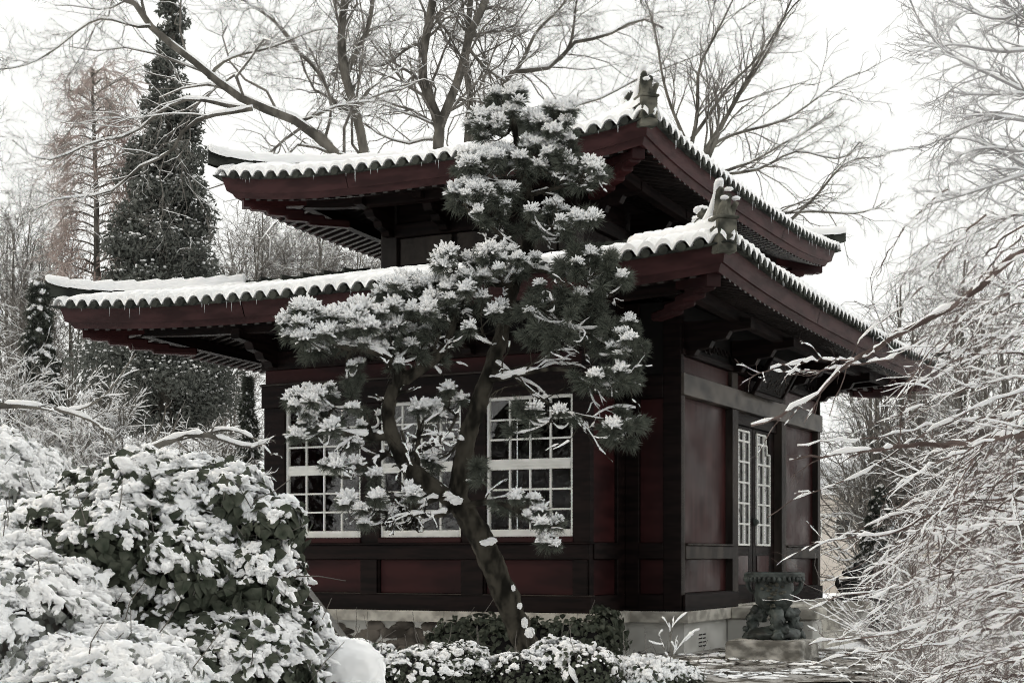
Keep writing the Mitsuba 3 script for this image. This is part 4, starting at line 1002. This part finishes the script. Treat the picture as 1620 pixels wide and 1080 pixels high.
# ------------------------------------------------------------------ bare trees and shrubs: limbs drawn, then twigs grown
def bare(key, label, cat, limbs_, rng, levels, bark='m_bark', twig='m_twig', snow=(.02, .012, .008), snow_keep=(1, .8, .5), group=None, trunk_snow=True, cut=.35, sides=7, lump=.25, gap=0., K=14):
    k = thing(key, label, cat, group)
    P = np.array([p for p, r in limbs_]); R = np.array([r for p, r in limbs_])
    for i in range(len(P)):
        v, f = tubes(P[i:i + 1], R[i:i + 1], 9); v += (nz(v * 6, 2)[:, None] - .5) * np.minimum(R.max() * .12, .03)
        add(k + ('__trunk' if R[i, 0] > .55 * R.max() else '__limb'), (v, f), bark, True)
    sm = MB(); tw = MB()
    if trunk_snow: sm.add(*snow_tubes(P, R, snow[0], rng, 1, cut, 6, lump, gap))
    cp, cr_ = P, R
    for li, lv in enumerate(levels):
        n = lv.pop('n'); cp, cr_ = grow(cp, cr_, n, rng, **lv)
        tw.add(*tubes(cp, cr_, 5 if li == 0 else 3))
        h = snow[min(li + 1, len(snow) - 1)]
        if h > 0: sm.add(*snow_tubes(cp, cr_, h, rng, snow_keep[min(li, len(snow_keep) - 1)], cut, 4 if li else 5, lump, gap))
    add(k + '__twigs', tw.get(), twig, True, kind='stuff')
    if sm.n: add(k + '__snow', sm.get(), 'm_snow', 60, kind='stuff')
    return k
def lb(pts, Y, r0, r1, K=14): return path(pts, Y, K), np.linspace(r0, r1, K)
rb = np.random.default_rng(200)
# the great tree behind the pavilion
Y1 = 30.
big_limbs = [lb([(576, 330), (577, 250), (566, 190), (552, 140), (540, 80), (546, 0), (552, -60)], Y1, .105, .075),
 lb([(640, 330), (575, 265), (530, 245), (490, 205), (400, 165), (340, 125), (285, 80), (238, 42), (215, 8), (170, -10)], Y1 - 1, .115, .055),
 lb([(386, 172), (330, 160), (290, 158), (245, 185), (200, 215), (150, 225), (105, 245), (20, 222)], Y1 - 1.5, .045, .010),
 lb([(400, 172), (350, 180), (300, 198), (285, 215), (272, 240), (232, 258), (180, 300), (120, 312), (60, 330)], Y1 - 2, .045, .010),
 lb([(238, 42), (190, 35), (160, 30), (110, 60), (60, 95), (0, 110)], Y1 - 1.5, .03, .01),
 lb([(560, 180), (520, 150), (500, 110), (470, 80), (440, 40), (400, 10), (360, -20)], Y1, .045, .02),
 lb([(548, 120), (560, 90), (580, 50), (590, 0), (600, -40)], Y1, .06, .035),
 lb([(460, 195), (480, 190), (530, 170), (550, 165), (600, 160)], Y1 - 1, .04, .012),
 lb([(330, 125), (370, 90), (430, 75), (480, 55), (530, 45)], Y1 - 1, .035, .01)]
bare('bare_tree', 'great bare tree behind the pavilion whose long limb leans out to the upper left', 'tree', big_limbs, rb,
     [dict(n=17, s0=.12, ang=(.8, .3), lr=.42, up=.05, wig=.3, rr=.33, rmin=.0062, lmax=2.8), dict(n=7, s0=.2, ang=(.7, .3), lr=.6, wig=.3, rr=.6, rmin=.0048), dict(n=4, s0=.3, ang=(.7, .3), lr=.6, wig=.25, rr=.7, rmin=.0036, K=4)],
     snow=(.012, .007, .004, .0), snow_keep=(.7, .4, 0))
Y2 = 32.
bl2 = [lb([(692, 330), (693, 240), (694, 195), (676, 150), (668, 110), (676, 50), (686, -10), (690, -60)], Y2, .125, .075),
 lb([(692, 240), (698, 195), (716, 150), (734, 95), (742, 60), (760, 20), (775, -30)], Y2, .105, .075),
 lb([(742, 260), (742, 200), (744, 160), (738, 110), (741, 40), (744, -30)], Y2 + 1, .09, .055),
 lb([(740, 210), (770, 175), (790, 150), (810, 115), (850, 112), (885, 95), (905, 70), (950, 60), (1000, 35), (1050, 45)], Y2 + 1, .07, .02),
 lb([(738, 70), (760, 100), (785, 120), (800, 130), (795, 160)], Y2, .035, .03),
 lb([(800, 125), (830, 90), (850, 50), (880, 20), (900, -20)], Y2 + 1, .045, .02),
 lb([(885, 95), (905, 60), (910, 20), (920, -20)], Y2 + 1, .04, .015),
 lb([(672, 70), (640, 80), (600, 105), (570, 100), (530, 130)], Y2, .04, .012),
 lb([(740, 190), (780, 200), (860, 175), (940, 160), (1000, 130), (1060, 105), (1120, 80)], Y2 + 1, .038, .010),
 lb([(690, 30), (720, 60), (735, 70)], Y2, .03, .03)]
bare('bare_tree', 'forked bare tree rising behind the middle of the upper roof', 'tree', bl2, rb,
     [dict(n=18, s0=.1, ang=(.85, .3), lr=.5, up=.05, wig=.3, rr=.33, rmin=.0062, lmax=2.6), dict(n=7, s0=.2, ang=(.7, .3), lr=.6, wig=.3, rr=.6, rmin=.0048), dict(n=4, s0=.3, ang=(.7, .3), lr=.6, wig=.25, rr=.7, rmin=.0036, K=4)],
     snow=(.011, .006, .004, .0), snow_keep=(.6, .3, 0))
# fan of stems behind the right roof slope
Y3 = 31.
fan = [[(1090, 300), (1094, 230), (1104, 170), (1106, 110), (1130, 60), (1150, 20), (1170, -20)], [(1100, 300), (1118, 235), (1150, 185), (1170, 150), (1210, 90), (1235, 40), (1262, -20)],
       [(1105, 300), (1125, 240), (1160, 165), (1210, 80), (1240, 30), (1275, -10)], [(1120, 320), (1140, 275), (1185, 258), (1235, 230), (1290, 200), (1320, 180)],
       [(1130, 330), (1145, 278), (1200, 268), (1260, 240), (1310, 250), (1360, 225)], [(1110, 290), (1135, 225), (1190, 205), (1240, 190), (1300, 150), (1360, 115)],
       [(1092, 240), (1070, 190), (1050, 130), (1040, 70), (1020, 0)], [(1094, 220), (1130, 170), (1170, 120), (1200, 90), (1205, 40)], [(1230, 370), (1260, 340), (1300, 300), (1330, 265), (1370, 250)], [(1170, 335), (1230, 338), (1290, 335), (1340, 338), (1400, 320)]]
bare('bare_tree', 'slender bare tree fanning out behind the right slope of the upper roof', 'tree', [lb(p, Y3, .055 if i < 3 else .04, .010) for i, p in enumerate(fan)], rb,
     [dict(n=13, s0=.15, ang=(.6, .25), lr=.38, up=.05, wig=.2, rr=.5, rmin=.009, lmax=2.2), dict(n=4, s0=.2, ang=(.6, .25), lr=.6, wig=.22, rr=.7, rmin=.0055), dict(n=2, s0=.3, ang=(.6, .3), lr=.6, wig=.25, rr=.7, rmin=.0045, K=4)],
     snow=(.006, .003, .0), snow_keep=(.5, .3, 0))
# pale tree at the upper right edge
Y4 = 24.
pr = [[(1680, 60), (1620, 30), (1580, -10), (1560, -60)], [(1700, 190), (1630, 150), (1570, 120), (1510, 90), (1470, 55), (1440, 0)], [(1700, 90), (1640, 78), (1580, 82), (1520, 72), (1470, 80)], [(1700, 170), (1640, 150), (1560, 150), (1500, 145)],
      [(1700, 215), (1640, 195), (1560, 190), (1500, 215), (1450, 235)], [(1700, 230), (1620, 240), (1560, 235), (1500, 260)], [(1700, 250), (1640, 270), (1580, 290), (1520, 310), (1460, 325)], [(1720, 300), (1640, 270), (1580, 240), (1530, 220), (1490, 222)],
      [(1720, 20), (1650, -10), (1590, 30), (1540, 20), (1500, 0)], [(1720, 330), (1650, 330), (1590, 345), (1540, 370), (1480, 395)]]
bare('bare_tree', 'pale bare tree hanging into the upper right corner', 'tree', [lb(p, Y4, .045, .009) for p in pr], rb,
     [dict(n=16, s0=.05, ang=(.6, .25), lr=.4, up=.0, wig=.2, rr=.5, rmin=.009, lmax=1.6), dict(n=5, s0=.2, ang=(.6, .25), lr=.6, wig=.22, rr=.7, rmin=.007), dict(n=2, s0=.3, ang=(.6, .3), lr=.6, wig=.25, rr=.7, rmin=.004, K=4)],
     bark='m_bark_pale', twig='m_bark_pale', snow=(.010, .006, .004, .0), snow_keep=(.8, .5, 0))

# ------------------------------------------------------------------ evergreens at the left
def evergreen(key, label, prof, Y, rng, n, leaf, mat, trunk, snow=.0, cat='tree', group=None, ncl=160, trunk_r=.18):
    """prof: list of (y, x_centre, half width) in pixels at depth Y; crown of leaf sprays in clumps"""
    k = thing(key, label, cat, group)
    pr_ = np.array(prof, float)
    y = rng.uniform(pr_[0, 0], pr_[-1, 0], ncl * 3); hw = np.interp(y, pr_[:, 0], pr_[:, 2]); xc = np.interp(y, pr_[:, 0], pr_[:, 1])
    keep_ = rng.random(len(y)) < hw / pr_[:, 2].max(); y, hw, xc = y[keep_][:ncl], hw[keep_][:ncl], xc[keep_][:ncl]
    th = rng.uniform(0, 2 * np.pi, len(y)); rr_ = np.sqrt(rng.uniform(.15, 1, len(y)))
    sc = Y / F
    C = np.stack([(xc - 810) * sc + hw * sc * rr_ * np.cos(th), Y + hw * sc * rr_ * np.sin(th), EYE + (H0 - y) * sc], -1)
    m = n // len(C)
    rad = np.clip(hw * sc * .38, .25, .8)
    q = unit(rng.normal(size=(len(C), m, 3))) * (rng.random((len(C), m, 1)) ** .45) * rad[:, None, None] * [1, 1, .75]
    P = (C[:, None] + q).reshape(-1, 3)
    d1 = unit(q.reshape(-1, 3) + [0, 0, -.25 * leaf] + rng.normal(size=P.shape) * .35); d2 = unit(np.cross(d1, rng.normal(size=P.shape)))
    s = leaf * rng.uniform(.6, 1.4, len(P))[:, None]
    v = np.stack([P - d1 * s, P - d2 * s * .35, P + d1 * s, P + d2 * s * .35], 1).reshape(-1, 3)
    add(k + '__crown', (v, np.arange(len(v)).reshape(-1, 4)), mat, kind='stuff')
    tp = path(trunk, Y, 10); add(k + '__trunk', tubes(tp[None], np.linspace(trunk_r, trunk_r * .35, 10)[None], 9), 'm_bark', True)
    if snow:
        i = np.argsort(-(q.reshape(-1, 3)[:, 2] + .9 * rng.random(len(P))))[: int(snow * len(P))]
        add(k + '__snow', blobs(P[i] + [0, 0, .03], np.stack([leaf * rng.uniform(.2, .7, len(i)), leaf * rng.uniform(.2, .7, len(i)), leaf * rng.uniform(.15, .4, len(i))], -1), rng, ICO1, .4), 'm_snow', 60, kind='stuff')
    return k
re_ = np.random.default_rng(300)
evergreen('columnar_conifer', 'tall narrow dark conifer left of the upper roof', [(-60, 274, 7), (20, 272, 13), (100, 270, 24), (180, 268, 40), (260, 262, 58), (340, 258, 68), (420, 254, 74), (520, 256, 76)], 36, re_, 36000, .075, 'm_evergreen', [(258, 700), (262, 400), (270, 100), (274, -40)], .07, ncl=260)
evergreen('broad_evergreen', 'dark broad evergreen under the left end of the lower eave', [(520, 255, 70), (560, 250, 110), (610, 255, 118), (650, 262, 92), (690, 265, 40)], 27, re_, 26000, .055, 'm_evergreen', [(268, 800), (266, 700), (262, 600), (260, 540)], .07, ncl=150, trunk_r=.45)
# reddish deciduous conifer
Y5 = 37.
rl = [lb([(152, 640), (152, 500), (153, 400), (152, 300), (148, 200), (146, 110)], Y5, .11, .03)]
for yy in np.arange(110, 470, 15):
    hw = np.interp(yy, [100, 250, 330, 470], [16, 62, 72, 60]); 
    for sx in (-1, 1):
        L = hw * re_.uniform(.7, 1.1); rl.append(lb([(150, yy + 10), (150 + sx * L * .5, yy), (150 + sx * L, yy + re_.uniform(5, 25))], [Y5, Y5 + re_.normal() * .5, Y5 + re_.normal() * 1.0], .022, .006))
bare('larch', 'reddish brown larch with hanging twigs at the far left', 'tree', rl, re_, [dict(n=13, s0=.15, ang=(.8, .3), lr=.5, up=-.15, grav=-.08, wig=.3, rr=.6, rmin=.011, lmax=.9), dict(n=6, s0=.1, ang=(.8, .3), lr=.65, up=-.3, grav=-.12, wig=.3, rr=.8, rmin=.010, K=4)], bark='m_bark', twig='m_larch', snow=(.0, .0, .0), trunk_snow=False)
# snow-hung conifers
def spruce(key, label, x, ytop, ybase, hw, Y, rng, droop=.5, cat='tree', group=None):
    k = thing(key, label, cat, group)
    trunk = path([(x, ybase), (x + 2, (ybase + ytop) / 2), (x, ytop)], Y, 12)
    add(k + '__trunk', tubes(trunk[None], np.linspace(.09, .015, 12)[None], 8), 'm_bark', True)
    sc = Y / F; P = []; hs = np.linspace(.03, .97, 34)
    for h in hs:
        for j in range(6):
            c = trunk[0] * (1 - h) + trunk[-1] * h; a = rng.uniform(0, 6.28); L = hw * sc * (1.05 - h) ** .8 * rng.uniform(.6, 1.1)
            d = np.array([math.cos(a), math.sin(a), 0]); t = np.linspace(0, 1, 7)[:, None]
            P.append(c + d * L * t + np.array([0, 0, 1.]) * (L * (.15 * t - droop * t ** 2)))
    P = np.array(P); R = np.full(P.shape[:2], .012) * np.linspace(1, .5, 7)
    P1, R1 = grow(P, R, 9, rng, .1, 1, (.7, .2), .35, -.3, -.1, .15, .7, .5, 5, .005)
    add(k + '__branch', MB().add(*tubes(P, R, 5)).add(*tubes(P1, R1, 3)).get(), 'm_bark', True, kind='stuff')
    n = 5; idx = np.repeat(np.arange(len(P1)), n * 3); tt = rng.random(len(idx)) * 3.99; i0 = tt.astype(int)
    b = P1[idx, i0] * (1 - (tt - i0))[:, None] + P1[idx, i0 + 1] * (tt - i0)[:, None]
    d = unit(rng.normal(size=b.shape) + [0, 0, -.9]); sd = unit(np.cross(d, rng.normal(size=b.shape))) * .012
    L = rng.uniform(.05, .12, len(b))[:, None]
    add(k + '__needles', (np.stack([b - sd, b + sd, b + d * L], 1).reshape(-1, 3), np.arange(3 * len(b)).reshape(-1, 3)), 'm_yew', kind='stuff')
    add(k + '__snow', MB().add(*snow_tubes(P, R, .022, rng, .9, .1, 5, .6, .1)).add(*snow_tubes(P1, R1, .015, rng, .75, .05, 4, .6, .1)).get(), 'm_snow', 60, kind='stuff')
spruce('snowy_spruce', 'snow-hung spruce at the left edge beside the lower eave tip', 62, 440, 860, 85, 17, re_)
spruce('snowy_spruce', 'small weeping snow-laden conifer beside the left corner of the pavilion wall', 392, 590, 830, 34, 24, re_, 1.1)
spruce('snowy_spruce', 'snow-laden conifer behind the twigs right of the door bay', 1392, 765, 960, 62, 27, re_, .5)

# multi-stemmed snowy shrubs
def shrub(key, label, x, ybase, ytop, hw, Y, rng, n=12, k1=9, k2=4, k3=0, cat='shrub', bark='m_bark', twig='m_twig', snow=(.007, .005, .0034), group=None, r=.012, rmin=.0036, lean=0, sdepth=.6, keep=(.85, .65, .5), wig=.22, gap=.2):
    L = []
    sc = Y / F
    for i in range(n):
        u = rng.uniform(-1, 1); h = (ybase - ytop) * (1 - .45 * u * u) * rng.uniform(.75, 1.05)
        x0 = x + u * hw * .25 + lean; x1 = x + u * hw * rng.uniform(.6, 1.0)
        dY = rng.uniform(-1, 1) * sdepth
        L.append(lb([(x0, ybase), (x0 * .55 + x1 * .45 + rng.normal() * hw * .06, ybase - h * .5), (x1, ybase - h)], [Y, Y + dY * .5, Y + dY], r, r * .3))
    return bare(key, label, cat, L, rng, [dict(n=k1, s0=.15, ang=(.7, .25), lr=.45, up=.08, wig=wig, rr=.55, rmin=rmin), dict(n=k2, s0=.15, ang=(.7, .25), lr=.6, wig=wig, rr=.7, rmin=rmin * .8)] + ([dict(n=k3, s0=.2, ang=(.7, .25), lr=.6, wig=wig, rr=.8, rmin=rmin * .7, K=4)] if k3 else []), bark=bark, twig=twig, snow=snow, snow_keep=keep, group=group, gap=gap)
rs = np.random.default_rng(400)
shrub('snowy_shrub', 'tangled snow-covered shrub below the left eave tip', 150, 860, 640, 170, 14, rs, 26, 17, 8, lean=10)
shrub('snowy_shrub', 'twiggy snow-covered shrub behind the top of the ivy bush', 290, 840, 690, 150, 15, rs, 18, 15, 7)
shrub('snowy_shrub', 'dense snowy shrub at the left edge behind the spruce', 20, 880, 600, 90, 15.5, rs, 20, 15, 7)
b_ = [lb([(200, 740), (235, 712), (275, 695), (325, 688), (360, 698), (420, 702)], 11.5, .035, .010), lb([(325, 688), (350, 680), (395, 690), (430, 720)], 11.5, .014, .006), lb([(-20, 645), (40, 642), (68, 645), (120, 655), (180, 700)], 12, .028, .01), lb([(220, 720), (255, 675), (262, 640)], 11.6, .012, .005), lb([(70, 645), (110, 650), (160, 630), (190, 595), (215, 560)], 12, .014, .005)]
bare('fallen_branch', 'snow-topped bare branches arching over the ivy bush', 'branch', b_, rs, [dict(n=8, s0=.1, ang=(.7, .3), lr=.22, wig=.12, rr=.45, rmin=.004), dict(n=3, s0=.2, ang=(.7, .3), lr=.5, wig=.15, rr=.7, rmin=.003)], snow=(.009, .005, .003), snow_keep=(.8, .6), gap=.12)
# background thickets, each stool a thing
for i, (x, yb, yt, hw, Y, lab) in enumerate([(395, 560, 330, 70, 44, 'bare thicket seen between the two roofs at their left end'), (480, 560, 345, 70, 45, 'second bare thicket seen under the left upper eave'), (560, 560, 370, 60, 46, 'bare thicket just left of the upper storey wall'), (345, 800, 560, 60, 40, 'bare thicket behind the left corner post'), (20, 640, 330, 90, 40, 'bare tree at the far left edge behind the larch'), (100, 760, 430, 90, 38, 'bare shrub below the larch behind the eave tip')]):
    shrub('bare_thicket', lab, x, yb, yt, hw, Y, rs, 11, 13, 6, 3, 'thicket', 'm_bark', 'm_twig', (.006, .008, .006, .004), 'bare thickets beyond the pavilion', .045, .011, 0, 2., (.6, .45, .25))
for i, (x, yb, yt, hw, Y, lab) in enumerate([(1385, 1000, 600, 42, 33, 'snowy bare tree right of the door bay'), (1430, 980, 470, 90, 33, 'snowy bare tree behind the drooping twigs at the right'), (1540, 980, 420, 110, 30, 'snowy bare tree at the right edge'), (1620, 1000, 520, 100, 22, 'snowy bush at the far right edge')]):
    shrub('frosted_tree', lab, x, yb, yt, hw, Y, rs, 9, 11, 5, 3, 'tree', 'm_bark', 'm_twig', (.012, .009, .006, .0), 'snowy trees at the right', .06, .008, 0, 2., (.7, .5, .0))
# a sapling with snow by the plinth
bare('sapling', 'small bare sapling carrying snow before the white plinth wall', 'sapling', [lb([(1072, 1085), (1066, 1040), (1060, 1010), (1068, 985)], 13, .009, .003), lb([(1064, 1040), (1085, 1010), (1096, 1000)], 13, .006, .002), lb([(1066, 1050), (1048, 1020), (1042, 1000)], 13, .006, .002)], rs, [dict(n=7, s0=.2, ang=(.8, .3), lr=.4, wig=.25, rr=.6, rmin=.0025)], snow=(.012, .010), snow_keep=(.8,))

# ------------------------------------------------------------------ arching shrub at the right, near the camera
rn_ = np.random.default_rng(500)
arch = []
def A(pts, Y, r0, r1):
    P, R = lb(pts, Y, r0, r1, 26)
    P = P + np.r_[np.zeros((1, 3)), rn_.normal(size=(25, 3)) * .0045]
    arch.append((P, R * (.72 if r1 < .0026 else 1.15 if len(arch) in (0, 4) else .6)))
A([(1700, 385), (1600, 410), (1530, 470), (1460, 510), (1400, 540), (1350, 570), (1290, 625), (1250, 650), (1188, 672)], 6.0, .016, .004)
A([(1400, 540), (1330, 570), (1290, 570), (1240, 578), (1215, 582)], 6.0, .010, .004)
A([(1420, 560), (1340, 580), (1280, 585), (1195, 590)], 6.0, .008, .003)
A([(1560, 340), (1500, 400), (1420, 490), (1360, 540), (1330, 610), (1310, 660)], 6.2, .007, .003)
A([(1680, 700), (1600, 690), (1520, 700), (1440, 705), (1350, 715), (1250, 726)], 6.0, .015, .003)
A([(1690, 640), (1600, 655), (1500, 670), (1400, 690), (1300, 700), (1260, 705)], 6.4, .009, .003)
A([(1700, 600), (1560, 640), (1440, 700), (1340, 760), (1240, 800), (1215, 818)], 6.1, .009, .003)
A([(1720, 820), (1600, 790), (1490, 805), (1420, 840), (1350, 850), (1278, 872)], 5.8, .015, .004)
A([(1720, 830), (1560, 800), (1460, 800), (1380, 830), (1290, 858)], 5.9, .009, .003)
A([(1740, 780), (1620, 810), (1500, 880), (1420, 930), (1340, 940), (1280, 966)], 5.7, .011, .004)
A([(1740, 900), (1600, 930), (1480, 980), (1400, 1005), (1330, 1010), (1278, 1020)], 5.6, .011, .004)
A([(1740, 960), (1600, 980), (1480, 1020), (1380, 1030), (1290, 1050)], 5.5, .010, .003)
A([(1500, 300), (1460, 330), (1400, 410), (1390, 440)], 7.0, .006, .003)
A([(1720, 540), (1620, 560), (1540, 560), (1460, 600), (1400, 640)], 6.3, .010, .003)
A([(1720, 480), (1620, 480), (1560, 500), (1480, 560), (1440, 620), (1420, 700)], 6.3, .010, .003)
NAMED = len(arch)
for i in range(96):
    t = rn_.random(); y0 = rn_.uniform(330, 1120) if i % 2 else rn_.uniform(620, 1150); x0 = rn_.uniform(1640, 1800); Lx = rn_.uniform(180, 420) * (1 if y0 > 500 else .8); dy = rn_.uniform(.2, 1.05) * Lx * (1.0 if y0 < 760 else .45)
    x1 = max(x0 - Lx, 1345 + rn_.uniform(0, 150))
    A([(x0, y0), (x0 * .6 + x1 * .4, y0 + dy * .18), (x0 * .25 + x1 * .75, y0 + dy * .55), (x1, y0 + dy)], rn_.uniform(5.2, 7.8), rn_.uniform(.0038, .0085), .0022)
bare('arching_shrub', 'snow-covered shrub arching its long thin twigs in from the right edge', 'shrub', arch, rn_,
     [dict(n=np.r_[np.full(NAMED, 5), np.full(96, 10)], s0=.12, ang=(.45, .2), lr=.42, up=-.05, grav=-.02, wig=.12, rr=.5, rmin=.0019, K=8, lmax=np.r_[np.full(NAMED, .15), np.full(96, .38)]), dict(n=3, s0=.1, ang=(.7, .3), lr=.5, up=.05, wig=.2, rr=.7, rmin=.0014, lmax=.2)],
     bark='m_twig_near', twig='m_twig_near', snow=(.0038, .0022, .0014), snow_keep=(.65, .4), cut=.3, lump=.6, gap=.3)

for i, (x, yb, yt, hw, Y, lab) in enumerate([(1470, 1250, 800, 110, 10, 'low twiggy shrub, coloured pale to imitate haze, behind the arching twigs'), (1560, 1250, 700, 110, 11, 'taller twiggy shrub, coloured pale to imitate haze, behind the arching twigs'), (1640, 1250, 760, 110, 9, 'twiggy shrub, coloured pale to imitate haze, in the bottom right corner')]):
    shrub('frosted_shrub', lab, x, yb, yt, hw, Y, rs, 14, 12, 5, 0, 'shrub', 'm_twig_hazed', 'm_twig_hazed', (.005, .0035, .0022), None, .008, .0026, 0, .8, (.7, .5, .4))  # pale bark and twig colour imitates haze in this corner

# ------------------------------------------------------------------ house far behind at the right
hs = thing('far_house', 'pale house with a snowy roof seen beyond the right end of the pavilion', 'house')
hx, hy = (1340 - 810) / F * 48, 48.
def hpart(n, b, m): return add(n, cbox(*b), m)
z_ = lambda y: EYE + (H0 - y) / F * hy
hpart(hs + '__wall', (hx - 3, hx + 3, hy, hy + 6, -1, z_(775)), 'm_stucco')
rf = MB(); rf.add(np.array([[hx - 3.4, hy - .4, z_(778)], [hx + 3.4, hy - .4, z_(778)], [hx + 3.0, hy + 3, z_(722)], [hx - 3.0, hy + 3, z_(722)], [hx - 3.4, hy + 6.4, z_(778)], [hx + 3.4, hy + 6.4, z_(778)]]), np.array([[0, 1, 2, 3], [3, 2, 5, 4]]))
rk = add(hs + '__roof', rf.get(), 'm_zinc')
hpart(rk + '__snow', (hx - 3.5, hx + 3.5, hy - .5, hy - .2, z_(783), z_(770)), 'm_snow')
hpart(hs + '__cornice', (hx - 3.05, hx + 3.05, hy - .06, hy, z_(818), z_(812)), 'm_white')
for wx in (-1.1, -.1, .95):
    k = key_for(hs + '__window'); b, f = cbox(hx + wx - .3, hx + wx + .3, hy - .05, hy, z_(850), z_(822)); scene[k] = mikit.ply((b, f), 'm_white')
    for i in range(2):
        for j in range(2): hpart(k + '__pane', (hx + wx - .25 + i * .26, hx + wx - .01 + i * .26, hy - .07, hy - .05, z_(848) + j * .28, z_(848) + .25 + j * .28), 'm_grille')
# unseen conifers added behind the viewer to darken pane reflections and facade light
rt = np.random.default_rng(600)
for i, (x, y, h, r) in enumerate([(-13, -5, 11, 3), (-8, -10, 13, 3.2), (-2, -12, 12, 3), (4, -11, 13, 3.2), (10, -8, 12, 3), (16, -3, 12, 3.2), (-18, 2, 10, 3), (21, 4, 12, 3.2)]):
    k = thing('garden_conifer', 'dark conifer added behind the viewer to darken the pane reflections', 'tree', 'added conifers behind the viewer')
    n = 5000; hh = rt.random(n) ** .8; a = rt.uniform(0, 6.28, n); rr_ = r * (1.05 - hh) * np.sqrt(rt.uniform(.5, 1, n))
    c = np.stack([x + rr_ * np.cos(a), y + rr_ * np.sin(a), .3 + hh * h], -1); d1 = unit(rt.normal(size=c.shape)) * .3; d2 = unit(np.cross(d1, rt.normal(size=c.shape))) * .18
    add(k + '__crown', (np.stack([c - d1, c - d2, c + d1, c + d2], 1).reshape(-1, 3), np.arange(4 * n).reshape(-1, 4)), 'm_evergreen', kind='stuff')
    add(k + '__trunk', tubes(np.array([[[x, y, -.2], [x, y, h * .5], [x, y, h]]]), np.array([[.25, .15, .03]]), 8), 'm_bark', True)
